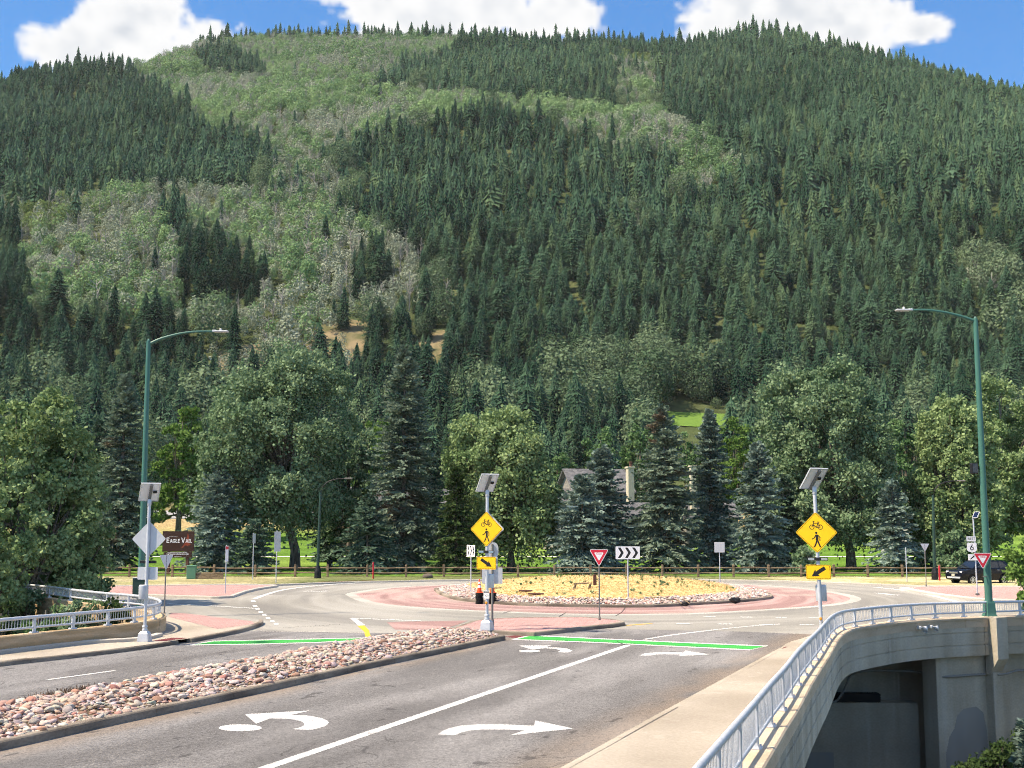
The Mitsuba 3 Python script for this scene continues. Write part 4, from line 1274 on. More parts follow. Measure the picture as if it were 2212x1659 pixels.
def crossing_sign(key, base, yaw, k, label, back_pair=False, seen='front', arrow=-33, lean=0.0):
    """Crossing sign with flashing bar and solar panel. k scales the whole."""
    tag(key, label, 'crossing sign', 'solar crossing signs at the crossings')
    R, o = rotz(yaw), np.asarray(base, float)

    def M(v):
        v = np.asarray(v, float) * k
        v = v @ R.T
        return v + o + np.outer(v[:, 2] / 5.6, [lean, 0, 0])
    b = MB().add(*lathe([(0, 0), (.285, 0), (.285, .03), (.24, .28), (.15, .37), (0, .37)], 4))
    b.v = [v @ rotz(PI / 4).T for v in b.v]
    b.move(M).put(key + '__base', 'm_galv')
    MB().add(*lathe([(.0, .35), (.10, .35), (.10, .42), (.085, .44), (.085, .50), (.10, .52), (.10, .56), (0, .57)], 14)).move(M).put(key + '__collar', 'm_galv', True)
    MB().tube([[0, 0, .5], [0, 0, 2.8], [0, 0, 5.1]], .058, 14).move(M).put(key + '__post', 'm_galv', True)
    MB().tube([[0, 0, 4.86], [0, 0, 5.06]], .072, 14).move(M).put(key + '__cap', 'm_alu', True)
    top = M(np.array([[0, 0, 5.36]]))[0]
    solar_panel(key, top, .70 * k, .84 * k, math.radians(48), PANEL_AZ)
    f = -.075
    Md = lambda v: M(np.asarray(v) + [0, 0, 3.66])
    Ma = lambda v: M(np.asarray(v) + [0, 0, 2.42])
    plate(DIAMOND, f, f - .003, Md).put(key + '__diamond_sign', 'm_sign_yellow')
    plate(DIAMOND, f + .003, f + .0005, Md).put(key + '__diamond_back', 'm_alu')
    plate(rrect(.762, .457, .04), f, f - .003, Ma).put(key + '__arrow_sign', 'm_sign_yellow')
    plate(rrect(.762, .457, .04), f + .003, f + .0005, Ma).put(key + '__arrow_back', 'm_alu')
    line = plate(DIAMOND_LINE, f - .003, f - .005, Md)
    line.put(key + '__diamond_sign__border', 'm_black')
    bicycle(Md, .0, .165, .42, f - .003).put(key + '__diamond_sign__bicycle', 'm_black')
    walker(Md, .0, -.46, .48, f - .003).put(key + '__diamond_sign__walker', 'm_black')
    plate(rrect(.725, .42, .035).difference(rrect(.70, .395, .03)), f - .003, f - .005, Ma).put(key + '__arrow_sign__border', 'm_black')
    plate(arrow_shape(.50, .115, .20, arrow), f - .003, f - .005, Ma).put(key + '__arrow_sign__arrow', 'm_black')
    MB().box([0, f - .01, 2.83], [.62, .05, .10], 0, .008).move(M).put(key + '__flasher_bar', 'm_black')
    MB().box([-.20, f - .037, 2.83], [.19, .006, .07]).move(M).put(key + '__flasher_bar__light', 'm_chrome')
    MB().box([.20, f - .037, 2.83], [.19, .006, .07]).move(M).put(key + '__flasher_bar__light_001', 'm_chrome')
    MB().tube([[.0, -.06, .98], [.0, -.085, .98]], .05, 12).move(M).put(key + '__push_button', 'm_amber', True)
    cab = MB().add(*lathe([(0, 1.52), (.17, 1.52), (.17, 1.98), (.15, 2.02), (0, 2.02)], 16, (.03, .17, 0))).move(M)
    cab.put(key + '__battery_cabinet', 'm_galv', True)
    if back_pair:
        plate(DIAMOND, .085, .080, Md).put(key + '__rear_diamond', 'm_alu')
        plate(rrect(.762, .457, .04), .085, .080, Ma).put(key + '__rear_arrow_plate', 'm_alu')
        plate(rrect(.23, .31, .02), f, f - .003, lambda v: M(np.asarray(v) + [0, 0, 1.28])).put(key + '__button_sign', 'm_sign_white')
        g = plate(rrect(.20, .05, .01, 0, .09).union(rrect(.14, .012, .004, 0, .02)).union(rrect(.16, .012, .004, 0, -.02)).union(rrect(.12, .012, .004, 0, -.06)).union(rrect(.21, .29, .02).difference(rrect(.195, .275, .015))), f - .003, f - .005,
                  lambda v: M(np.asarray(v) + [0, 0, 1.28]))
        g.put(key + '__button_sign__print', 'm_black')


crossing_sign('crossing_sign', at(1052, 1361, .15), -.37, 1.0, 'solar crossing sign on the refuge island, yellow diamond with arrow pointing right', True)
b2 = at(1777, 1405, .05)
crossing_sign('crossing_sign_001', b2, -.34, 1.0, 'solar crossing sign behind the bridge railing, yellow diamond with arrow pointing left', False, arrow=-147, lean=-.12)
crossing_sign('crossing_sign_002', at(312, 1385.5, .14), math.radians(174), .915, 'solar crossing sign seen from behind, bare grey diamond back beside the left green lamp', False)

# second post behind the middle crossing sign
b = at(1058, 1356, .15)
tag('keep_right_sign', 'thin sign post with grey sign backs right behind the middle crossing sign', 'sign')
MB().tube([[b[0] + .08, b[1] + .5, .13], [b[0] + .08, b[1] + .5, 3.25]], .045, 10).put('keep_right_sign__post', 'm_conduit', True)
MB().tube([[b[0] + .08, b[1] + .5, .13], [b[0] + .08, b[1] + .5, .42]], .075, 10).put('keep_right_sign__sleeve', 'm_conduit', True)
Mk = frame([b[0] + .06, b[1] + .56, 0], -.1)
plate(rrect(.50, .62, .2, 0, 3.0), .0, -.004, Mk).put('keep_right_sign__round_plate', 'm_alu')
plate(rrect(.78, .61, .03, 0.02, 2.05), .0, -.004, Mk).put('keep_right_sign__square_plate', 'm_alu')

TRI = Polygon([(-.457, 0), (.457, 0), (0, -.79)]).buffer(-.05).buffer(.05, quad_segs=4)


def yield_sign(key, base, yaw, w, top, label, post=True, back=False, red=True, group='yield signs'):
    tag(key, label, 'yield sign', group)
    M0 = frame(base, yaw)
    if post:
        MB().tube([[0, .03, 0], [0, .03, top - .02]], .03, 10).move(M0).put(key + '__post', 'm_conduit', True)
        MB().tube([[0, .03, 0], [0, .03, .12]], .05, 10).move(M0).put(key + '__socket', 'm_conduit', True)
    s = w / .914
    M = lambda v: M0(np.asarray(v) * [s, 1, s] + [0, 0, top])
    yf = -.01
    if back:
        plate(TRI, yf + .02, yf + .015, M).put(key + '__plate', 'm_alu')
        return
    plate(TRI, yf + .004, yf, M).put(key + '__plate', 'm_sign_white')
    red_ = affinity.translate(TRI.buffer(-.022), 0, 0).difference(affinity.scale(TRI, .46, .46, origin=(0, -.27)).buffer(.012))
    plate(red_, yf, yf - .002, M).put(key + '__plate__red_border', 'm_sign_red')
    text('YIELD', .085, M, 0, -.235, yf - .003, True, .8).put(key + '__plate__lettering', 'm_sign_red')


yield_sign('yield_sign', at(1295, 1339, .15), -.15, .80, 2.83, 'red and white yield sign standing on the refuge island right of the middle crossing sign')
yb = at_depth(2125, 1260, LAMP_R[1] - .25)
yield_sign('yield_sign_001', [yb[0], yb[1], 0], -.05, .755, at_depth(2125, 1194.5, yb[1])[2], 'red and white yield sign fixed in front of the right green lamp pole', post=False)
MB().tube([[yb[0], yb[1] + .03, 1.9], [LAMP_R[0] - .06, LAMP_R[1] - .1, 1.9]], .02, 6).put('yield_sign_001__bracket', 'm_conduit')
yield_sign('yield_sign_002', at(355.7, 1327.6, .14), .95, .76, 2.55, 'grey back of a yield sign on a dark post right of the left parapet bend', back=True, group='sign backs')
yield_sign('yield_sign_003', at(2001.4, 1267.0, .13), .1, .60, 2.72, 'grey back of a yield sign left of the dark vehicle', back=True, group='sign backs')


def sign_post(key, base, h, label, cat='sign post', r=.03, m='m_galv', group=None):
    tag(key, label, cat, group)
    x, y, z = base
    MB().tube([[x, y, z], [x, y, z + h]], r, 8).put(key + '__post', m, True)


def chevrons(key, base, yaw, zc, label):
    sign_post(key, base, zc + .2, label, 'chevron sign', .035, 'm_galv', 'chevron boards on the island')
    M = lambda v: frame([base[0], base[1] - .05, base[2]], yaw)(np.asarray(v) + [0, 0, zc])
    plate(rrect(1.22, .64, .04), .0, -.005, M).put(key + '__board', 'm_sign_white')
    for i, cx in enumerate((-.36, 0, .36)):
        c = Polygon([(-.14, .26), (0.0, .26), (.16, 0), (0.0, -.26), (-.14, -.26), (.02, 0)])
        plate(affinity.translate(c, cx, 0), -.005, -.008, M).put(key + '__board__chevron' + ('' if i == 0 else f'_{i:03d}'), 'm_black')


bc = at(1357, 1296.5, .25)
chevrons('chevron_sign', bc, -.02, 2.36, 'white board with three black chevrons pointing right, facing the approach on the island')
bc = at(1017, 1278.6, .30)
chevrons('chevron_sign_001', bc, math.radians(-66), 2.28, 'white board with three black chevrons turned nearly edge-on, at the left end of the island')
bs = at(1555.5, 1260.8, .15)
sign_post('square_sign', bs, 2.75, 'grey back of a square sign on a post at the far right of the island', 'sign', .035, 'm_galv', 'sign backs')
plate(rrect(.70, .69, .03, 0, 2.42), -.05, -.056, frame(bs, 0)).put('square_sign__plate', 'm_alu')

bs = at(486.5, 1281.5, .13)
sign_post('object_marker', bs, 2.75, 'thin post with a narrow red topped plate on the left brick splitter', 'road marker', .03)
Mo = frame(bs, 1.1)
plate(rrect(.26, .9, .02, 0, 2.25), -.04, -.046, Mo).put('object_marker__plate', 'm_sign_white')
plate(rrect(.24, .18, .02, 0, 2.58), -.046, -.049, Mo).put('object_marker__red_top', 'm_sign_red')
for i, (px, pt, pb, lab, ww) in enumerate(((545.6, 1151, 1252, 'thin grey sign post with narrow edge-on plate, left of its taller neighbour', .16),
                                          (596, 1146, 1259.5, 'taller grey sign post with an edge-on plate by the far left kerb', .34))):
    b = at(px, pb, .12)
    key = num('edge_on_sign')
    h = at_depth(px, pt, b[1])[2] - .12
    sign_post(key, b, h, lab, 'sign', .032, 'm_galv', 'edge-on signs')
    plate(rrect(ww * 2.2, 1.35 if i else .7, .02, 0, h - (.75 if i else .4)), -.05, -.055, frame(b, 1.15)).put(key + '__plate', 'm_alu')
b = at(1959.3, 1257, .12)
sign_post('bare_post', b, at_depth(1959, 1182, b[1])[2] - .12, 'bare grey post on the right verge', 'sign post', .035)
for px, pt, pb, lab in ((806, 1214, 1250, 'thin red marker post before the fence left of the island'), (2030, 1222, 1254, 'thin red marker post beside the right dark lamp')):
    b = at(px, pb, .12)
    key = num('red_marker')
    MB().tube([[b[0], b[1], .12], [b[0], b[1], at_depth(px, pt, b[1])[2]]], .055, 8).put(key, 'm_sign_red', True)
    tag(key, lab, 'marker post')

# route sign on the right splitter
b = at(2111.6, 1286, .13)
tag('route_sign', 'post with WEST plate, route 6 shield, arrow plate and small solar panel', 'sign')
MB().tube([[b[0], b[1], .13], [b[0] - .05, b[1], 4.45]], .038, 10).put('route_sign__post', 'm_galv', True)
MB().box([b[0], b[1], .2], [.22, .12, .10], 0, .01).put('route_sign__foot', 'm_conduit')
Mr = frame([b[0] - .22, b[1] - .07, .13], 0)
plate(rrect(.52, .27, .02, -.02, 3.12), 0, -.005, Mr).put('route_sign__direction_plate', 'm_sign_white')
text('WEST', .135, Mr, -.02, 3.055, -.006, True, .8).put('route_sign__direction_plate__lettering', 'm_black')
sh = Polygon([(-.27, .20), (-.20, .27), (-.10, .235), (0, .265), (.10, .235), (.20, .27), (.27, .20), (.245, .10), (.275, -.02), (.25, -.14), (.16, -.215), (.05, -.235), (0, -.27), (-.05, -.235), (-.16, -.215), (-.25, -.14), (-.275, -.02), (-.245, .10)])
plate(affinity.translate(sh.buffer(.015), 0, 2.63), 0, -.005, Mr).put('route_sign__shield', 'm_sign_white')
text('6', .30, Mr, 0, 2.49, -.006, True).put('route_sign__shield__number', 'm_black')
plate(rrect(.52, .34, .02, 0.02, 2.10), 0, -.005, Mr).put('route_sign__arrow_plate', 'm_sign_white')
plate(arrow_shape(.34, .06, .13, 42, .02, 2.10), -.005, -.008, Mr).put('route_sign__arrow_plate__arrow', 'm_black')
solar_panel('route_sign', np.array([b[0] + .12, b[1], 4.58]), .30, .52, math.radians(38), math.radians(-140))

# town sign
TY = 94.6
c = at_depth(385.2, 1169.5, TY)
tag('town_sign', 'dark brown board sign with EAGLEVAIL in white letters before the spruces', 'sign')
Mt = frame([c[0], TY, c[2]], 0.0)
S = TY / FOCAL * 1.003
plate(shapely.box(-33.6 * S, -21.8 * S, 33.6 * S, 21.8 * S), .06, -.03, Mt).put('town_sign__board', 'm_brown_sign')
plate(shapely.box(-30.5 * S, -34.3 * S, 29.5 * S, -22.6 * S), .05, -.02, Mt).put('town_sign__lower_board', 'm_brown_sign')
bird = Polygon([(6, -14), (12, -7), (17, 3), (20, 18), (23, 10), (22, -2), (27, -7), (20, -10), (15, -8), (11, -13)])
plate(affinity.scale(bird, S, S, origin=(0, 0)), -.03, -.033, Mt).put('town_sign__board__bird_emblem', 'm_rust')
text('THE COMMUNITY OF', 1.3 * S, Mt, -11.5 * S, 9.2 * S, -.034, False).put('town_sign__board__small_lettering', 'm_sign_white')
text('E', 10.4 * S, Mt, -22.0 * S, -2.6 * S, -.036, True, .82).put('town_sign__board__lettering', 'm_sign_white')
text('AGLE', 7.6 * S, Mt, -7.2 * S, -2.6 * S, -.036, True, .80).put('town_sign__board__lettering_001', 'm_sign_white')
text('V', 10.4 * S, Mt, 10.6 * S, -2.6 * S, -.036, True, .82).put('town_sign__board__lettering_002', 'm_sign_white')
text('AIL', 7.6 * S, Mt, 22.6 * S, -2.6 * S, -.036, True, .80).put('town_sign__board__lettering_003', 'm_sign_white')
plate(shapely.box(-22 * S, -23.6 * S, 20 * S, -22.9 * S), -.02, -.024, Mt).put('town_sign__lower_board__rule', 'm_sign_white')
text('Golf Course & Restaurant Open', 2.9 * S, Mt, 0, -28.2 * S, -.024, True, .82).put('town_sign__lower_board__lettering', 'm_sign_white')
text('eaglevail.org', 1.9 * S, Mt, 0, -32.6 * S, -.024, False).put('town_sign__lower_board__web_lettering', 'm_sign_white')
for i, dx in enumerate((-20 * S, 20 * S)):
    MB().box([dx, .12, -45 * S], [.22, .16, 50 * S], 0, .02, Mt).put('town_sign__post' + ('' if i == 0 else f'_{i:03d}'), 'm_rust_post')

# ------------------------------------------------------------------ street furniture and small things
c = at(412.3, 1250.7, .12)
Mu = frame([c[0], c[1], .12], .12)
MB().box([0, .3, .46], [.66, .62, .92], 0, .03, Mu).put('utility_box__cabinet', 'm_box_green')
MB().box([0, .3, .95], [.71, .67, .09], 0, .035, Mu).put('utility_box__lid', 'm_box_green')
tag('utility_box', 'pale green metal utility box on the verge beneath the town sign', 'utility box')
tag('timber_edging', 'low retaining edge of weathered timbers beside the pale green utility box', 'retaining edge')
c0, c1 = at(424, 1250.6, .12), at(484, 1250.2, .12)
for i in range(3):
    MB().box([(c0[0] + c1[0]) / 2, c0[1] + .1 + i * .02, .12 + .075 + .148 * i], [c1[0] - c0[0], .16, .142], 0, .012).put('timber_edging__plank' + ('' if i == 0 else f'_{i:03d}'), 'm_wood')
for i in range(3):
    MB().box([c0[0] - .09, c0[1] + .7, .12 + .075 + .148 * i], [.15, 1.4, .142], 0, .012).put(f'timber_edging__plank_{i + 3:03d}', 'm_wood')
c = drop(712, 1232)
MB().add(*lathe([(0, 0), (.25, 0), (.27, .72), (.29, .72), (.29, .80), (.20, .88), (0, .9)], 14, c)).put('litter_bin', 'm_black', 30)
tag('litter_bin', 'black round litter bin on the lawn behind the fence', 'bin')


def rock(key, c, s, seed, m='m_white_wall'):
    t = trimesh.creation.icosphere(subdivisions=3)
    v = np.array(t.vertices)
    v = v * (1 + .35 * (meshkit.fbm(v * 1.3 + seed, 3, seed)[:, None] - .5)) * s
    MB().add(v + c, t.faces).put(key, m, 25)


c = drop(1134.5, 1163.5)
rock('boulder', c + [0, 0, .25], np.array([.50, .45, .42]), 4, 'm_kerb_clean')
tag('boulder', 'pale rounded boulder on the dry bank right of the willow', 'boulder')
c = at(790, 1249, .12)
rock('boulder_001', np.array([at(922, 1249.5, .12)[0], 91.2, .22]), np.array([.42, .3, .22]), 9, 'm_kerb')
tag('boulder_001', 'low grey boulder on the verge before the fence', 'boulder')
c = drop(1176, 1161.5)
MB().add(*lathe([(0, 0), (.19, 0), (.19, 1.25), (.14, 1.36), (0, 1.38)], 12, c)).put('bollard', 'm_kerb', 30)
tag('bollard', 'grey stubby bollard on the dry bank below the house', 'bollard')


def cone(key, base, label):
    tag(key, label, 'traffic cone', 'traffic cones on rubber rings')
    x, y, z = base
    rg = np.random.default_rng(int(abs(x) * 1000) % 97)
    for i in range(7):
        d = rg.normal(0, .012, 2)
        MB().add(*lathe([(.06, 0), (.175, 0), (.205, .018), (.205, .055), (.175, .073), (.06, .073)], 20, (x + d[0], y + d[1], z + .003 + i * .078))).put(key + '__weight_ring' + ('' if i == 0 else f'_{i:03d}'), 'm_rubber', 30)
    b = z + .003 + 7 * .078
    prof = lambda a, c_: [(.13 - .105 * a, b + .03 + .66 * a), (.13 - .105 * c_, b + .03 + .66 * c_)]
    MB().box([x, y, b + .015], [.34, .34, .03], .3, .01).put(key + '__foot', 'm_orange')
    MB().add(*lathe([(0, b + .02), (.13, b + .03)] + prof(0, .34), 20, (x, y, 0))).put(key + '__cone', 'm_orange', True)
    MB().add(*lathe(prof(.345, .56), 20, (x, y, 0))).put(key + '__cone__white_band', 'm_sign_white', True)
    MB().add(*lathe(prof(.565, .63), 20, (x, y, 0))).put(key + '__cone__orange_band', 'm_orange', True)
    MB().add(*lathe(prof(.635, .80), 20, (x, y, 0))).put(key + '__cone__white_band_001', 'm_sign_white', True)
    MB().add(*lathe(prof(.805, 1.0) + [(0, b + .70)], 20, (x, y, 0))).put(key + '__cone__tip', 'm_orange', True)


cone('traffic_cone', at(1035.5, 1304.2, .01), 'orange traffic cone on black rubber rings, left of the middle crossing sign post')
cone('traffic_cone_001', at(1063.5, 1304.4, .01), 'orange traffic cone on black rubber rings, half hidden behind the middle crossing sign post')


def lump(key, px, py, s, seed, label, cat):
    c = at(px, py, .25)
    t = trimesh.creation.icosphere(subdivisions=4)
    v = np.array(t.vertices)
    v = v * (1 + .9 * (meshkit.fbm(v * 1.7 + seed, 4, seed)[:, None] - .5)) * s
    MB().add(v + [c[0], c[1], mound(np.array([c[0]]), np.array([c[1]]))[0] + s[2] * .55], t.faces).put(key, 'm_black', True)
    tag(key, label, cat, 'black bags left on the island')


lump('black_bag', 1482, 1299, np.array([.21, .16, .12]), 3, 'small crumpled black bag beside pale sticks on the near rim of the island', 'bag')
lump('black_bag_001', 1588, 1294, np.array([.29, .20, .16]), 8, 'larger crumpled black bag on the right rim of the island', 'bag')
for i, (a, b) in enumerate((((1461, 1298), (1472, 1306)), ((1478, 1299.5), (1490, 1306)), ((1440, 1299), (1478, 1298)))):
    p, q = at(*a, .25), at(*b, .25)
    MB().tube([[p[0], p[1], .34], [q[0], q[1], .30]], .022, 6).put(num('loose_stick'), 'm_wood')
    tag('loose_stick' if i == 0 else f'loose_stick_{i:03d}', ['pale stick leaning over the kerb left of the small black bag', 'pale stick leaning over the kerb under the small black bag', 'thin stick lying flat left of the small black bag'][i], 'stick')
c = at(1285, 1266, .75)
MB().box([c[0], c[1], mound(np.array([c[0]]), np.array([c[1]]))[0] + .28], [.16, .16, .62], .2, .01).put('stub_post', 'm_rust_post')
tag('stub_post', 'short square dark brown post standing in the straw of the island', 'post')
tag('sawhorse', 'low broken timber frame lying on top of the straw island', 'timber')
a, b = at(1240, 1262, .9), at(1272, 1262, .9)
za = float(mound(np.array([a[0]]), np.array([a[1]]))[0])
MB().tube([[a[0], a[1], za + .30], [b[0], b[1], za + .34]], .05, 6).put('sawhorse__rail', 'm_wood')
for i, p in enumerate((a, b)):
    MB().tube([[p[0], p[1], za - .05], [p[0] + .12, p[1], za + .34]], .05, 6).put('sawhorse__leg' + ('' if i == 0 else f'_{i:03d}'), 'm_wood')
    MB().tube([[p[0] - .12, p[1] - .5, za - .1], [p[0] + .05, p[1], za + .28]], .03, 5).put(f'sawhorse__leg_{i + 2:03d}', 'm_wood')
for i, (x0, x1, yy, lab) in enumerate(((1121, 1150, 1282, 'rusty flat steel strip lying in the straw, farther of the two'), (1140, 1175, 1285.5, 'rusty flat steel strip lying at the edge of the straw, nearer of the two'))):
    p, q = at(x0, yy, .4), at(x1, yy, .4)
    zz = float(mound(np.array([p[0]]), np.array([p[1]]))[0]) + .14
    MB().box([(p[0] + q[0]) / 2, p[1], zz], [q[0] - p[0], .30, .07], -.05, .01).put(num('steel_strip'), 'm_rust_post')
    tag('steel_strip' if i == 0 else f'steel_strip_{i:03d}', lab, 'steel strip')

# young plants in the straw
rng = np.random.default_rng(21)
PLANT = []
for k in range(5):
    r_ = np.random.default_rng(40 + k)
    m = MB()
    n = 26 if k < 3 else 14
    for j in range(n):
        a, e = r_.uniform(0, 2 * PI), r_.uniform(.5, 1.45) if k < 3 else r_.uniform(1.0, 1.5)
        L, w = (r_.uniform(.10, .20), .035) if k < 3 else (r_.uniform(.25, .5), .014)
        o = r_.normal(0, .05, 3) * [1, 1, 0]
        d = np.array([math.cos(a) * math.cos(e), math.sin(a) * math.cos(e), math.sin(e)])
        s = np.array([-math.sin(a), math.cos(a), 0]) * w
        b = o + [0, 0, r_.uniform(0, .08)]
        m.add([b, b + d * L * .5 + s, b + d * L, b + d * L * .5 - s], [[0, 1, 2], [0, 2, 3]])
    PLANT.append(m.get())
spot = scatter(MULCH.buffer(-.4), 110, rng)
# set out in rough rows
for i, (x, y) in enumerate(spot):
    k = int(rng.integers(0, 5))
    v, f = PLANT[k]
    s = rng.uniform(.42, .9)
    key = num('young_plant')
    z = float(bed(np.array([x]), np.array([y]))[0]) + .05
    MB().add((v * s) @ rotz(rng.uniform(0, 6)).T + [x, y, z], f).put(key, 'm_leaf_olive' if k < 3 else 'm_leaf_mid')
    tag(key, 'small green plant sprouting from the golden straw of the island' if k < 3 else 'thin grassy sprig sprouting from the golden straw of the island', 'plant', 'leafy young plants in the straw' if k < 3 else 'grassy sprigs in the straw')

# split-rail fence
FPX = [-60, 15, 100, 185, 279, 372, 462, 551, 637.4, 707.5, 792.9, 877, 958.7, 1040, 1119, 1197.7, 1276, 1354, 1431, 1508.6, 1585, 1661, 1731, 1801.6, 1875, 1949.5, 2030, 2110, 2190, 2270]
FY = 93.0
tag('rail_fence', 'weathered split-rail timber fence running along the lawn behind the roundabout', 'fence')
fx = [at_depth(p, 1250, FY)[0] for p in FPX]
rng = np.random.default_rng(8)
k = 0
for i, x in enumerate(fx):
    MB().box([x, FY, .55], [.17, .15, 1.0 + rng.normal(0, .02)], rng.normal(0, .05), .02).put('rail_fence__post' + ('' if i == 0 else f'_{i:03d}'), 'm_wood')
    if i + 1 < len(fx):
        for h in (.80, .40):
            a, b = np.array([x - .12, FY + rng.normal(0, .02), h + .02 + rng.normal(0, .02)]), np.array([fx[i + 1] + .12, FY + rng.normal(0, .02), h + .02 + rng.normal(0, .02)])
            c_ = (a + b) / 2 + [0, rng.normal(0, .02), rng.normal(0, .02)]
            MB().tube([a, c_, b], [.05, .068, .05], 6).put('rail_fence__rail' + ('' if k == 0 else f'_{k:03d}'), 'm_wood')
            k += 1

# lawn path, back road, fairway


def ribbon(xs, y0, y1, lift, nseg=3):
    return grid(xs, np.linspace(y0, y1, nseg), lambda X, Y: height(X, Y) + lift)


pd = drop(400, 1203)
struct('lawn_path', ribbon(np.arange(-75, 76, 5.0), pd[1] - .9, pd[1] + .9, .03), 'm_path', 'pale narrow path running straight across the lawn', 'path')
struct('back_road', ribbon(np.arange(-90, -15, 5.0), 201.5, 208, .10, 6), 'm_grey_road', 'strip of grey road on the slope behind the left spruces', 'road')
mat('m_fairway', (0.125, 0.215, 0.045), 1.0, 0.0)
struct('upper_fairway', ribbon(np.arange(26, 70, 4.0), 290, 304, .25, 6), 'm_fairway', 'bright green strip of golf fairway high behind the trees', 'lawn')

# ------------------------------------------------------------------ vehicles


def suv(key, c, yaw, paint, label, s=1.0, detail=True, group=None):
    tag(key, label, 'car', group)
    R = rotz(yaw)
    M = lambda v: (np.asarray(v, float) * s) @ R.T + c
    # outline in x (front at -x) and z
    low = Polygon([(-2.36, .42), (-2.40, .62), (-2.36, .92), (-2.25, 1.05), (-1.25, 1.16), (2.20, 1.20), (2.36, 1.05), (2.40, .60), (2.30, .36), (1.95, .32), (-2.0, .32)])
    for wx in (-1.46, 1.46):
        low = low.difference(Point(wx, .37).buffer(.43))
    top = Polygon([(-1.32, 1.14), (-.55, 1.66), (-.20, 1.74), (1.45, 1.74), (1.85, 1.66), (2.22, 1.18)])

    def shell(poly, half):
        e = trimesh.creation.extrude_polygon(poly.buffer(.02).buffer(-.02), half * 2, engine='earcut')
        e = e.subdivide_to_size(.35, max_iter=6)
        v = np.asarray(e.vertices)
        v = np.column_stack([v[:, 0], v[:, 2] - half, v[:, 1]])
        t = np.clip((v[:, 2] - 1.15) / .6, 0, 1)
        v[:, 1] *= 1 - .20 * t
        v[:, 1] *= 1 - .10 * np.clip((np.abs(v[:, 0]) - 1.7) / .7, 0, 1) ** 1.5
        v[:, 1] *= 1 - .05 * np.clip((.8 - v[:, 2]) / .5, 0, 1)
        return MB().add(v, e.faces)
    shell(low, .94).move(M).put(key + '__body', paint, 35)
    shell(top, .90).move(M).put(key + '__cabin', paint, 35)

    def pane(poly, half, name):
        e = trimesh.creation.extrude_polygon(poly, .012, engine='earcut')
        v = np.asarray(e.vertices)
        for sd in (-1, 1):
            y = sd * (half * (1 - .20 * np.clip((v[:, 1] - 1.15) / .6, 0, 1)) + .004 + v[:, 2])
            MB().add(M(np.column_stack([v[:, 0], y, v[:, 1]])), e.faces if sd > 0 else np.asarray(e.faces)[:, ::-1]).put(num(key + '__' + name), 'm_glass')
    pane(Polygon([(-1.02, 1.22), (-.42, 1.62), (.12, 1.66), (.12, 1.22)]), .90, 'front_window')
    pane(Polygon([(.20, 1.22), (.20, 1.66), (1.05, 1.66), (1.05, 1.22)]), .90, 'rear_window')
    pane(Polygon([(1.13, 1.22), (1.13, 1.66), (1.50, 1.64), (1.95, 1.26)]), .90, 'quarter_window')
    ws = np.array([[-1.30, -.80, 1.19], [-1.30, .80, 1.19], [-.58, .70, 1.655], [-.58, -.70, 1.655]]) + [-.02, 0, .01]
    MB().add(M(ws), [[0, 1, 2, 3]]).put(key + '__windscreen', 'm_glass')
    for i, (wx, sd) in enumerate(((-1.46, -1), (1.46, -1), (-1.46, 1), (1.46, 1))):
        Mw = lambda v: M(np.column_stack([np.asarray(v)[:, 0] + wx, sd * (.94 - .20 + np.asarray(v)[:, 2]), np.asarray(v)[:, 1] + .37]))
        sfx = '' if i == 0 else f'_{i:03d}'
        MB().add(*lathe([(.10, .0), (.34, .0), (.37, .03), (.37, .19), (.34, .215), (.245, .21), (.24, .18), (.10, .16)], 24)).move(Mw).put(key + '__wheel' + sfx + '__tyre', 'm_rubber', 30)
        g = [Point(0, 0).buffer(.06)] + [affinity.rotate(shapely.box(.02, -.028, .24, .028), a, origin=(0, 0)) for a in range(0, 360, 60)] + [Point(0, 0).buffer(.245).difference(Point(0, 0).buffer(.215))]
        e = trimesh.creation.extrude_polygon(max(polys(shapely.union_all(g)), key=lambda q_: q_.area), .02, engine='earcut')
        MB().add(np.asarray(e.vertices) + [0, 0, .185], e.faces).move(Mw).put(key + '__wheel' + sfx + '__rim', 'm_chrome')
    if detail:
        for i, sd in enumerate((-1, 1)):
            sfx = '' if i == 0 else '_001'
            MB().box([-2.28, sd * .68, .93], [.16, .30, .13], sd * .2, .03, M).put(key + '__headlight' + sfx, 'm_headlight')
            MB().box([-2.33, sd * .62, .60], [.12, .16, .10], sd * .15, .02, M).put(key + '__fog_light' + sfx, 'm_headlight')
            MB().box([2.27, sd * .72, 1.02], [.16, .24, .16], -sd * .2, .03, M).put(key + '__tail_light' + sfx, 'm_tail')
            MB().box([-.92, sd * 1.02, 1.22], [.12, .2, .15], 0, .03, M).put(key + '__mirror' + sfx, paint)
            for j, dx in enumerate((-.05, .95)):
                MB().box([dx, sd * .945, 1.06], [.20, .03, .03], 0, .008, M).put(key + '__door_handle' + ('' if i + j == 0 else f'_{i * 2 + j:03d}'), 'm_chrome')
        MB().box([-2.385, 0, .90], [.05, .86, .12], 0, .01, M).put(key + '__grille', 'm_chrome')
        MB().box([-2.40, 0, .54], [.05, 1.3, .12], 0, .01, M).put(key + '__bumper_trim', 'm_galv')
        MB().box([-2.43, 0, .72], [.02, .32, .16], 0, .004, M).put(key + '__number_plate', 'm_cream')


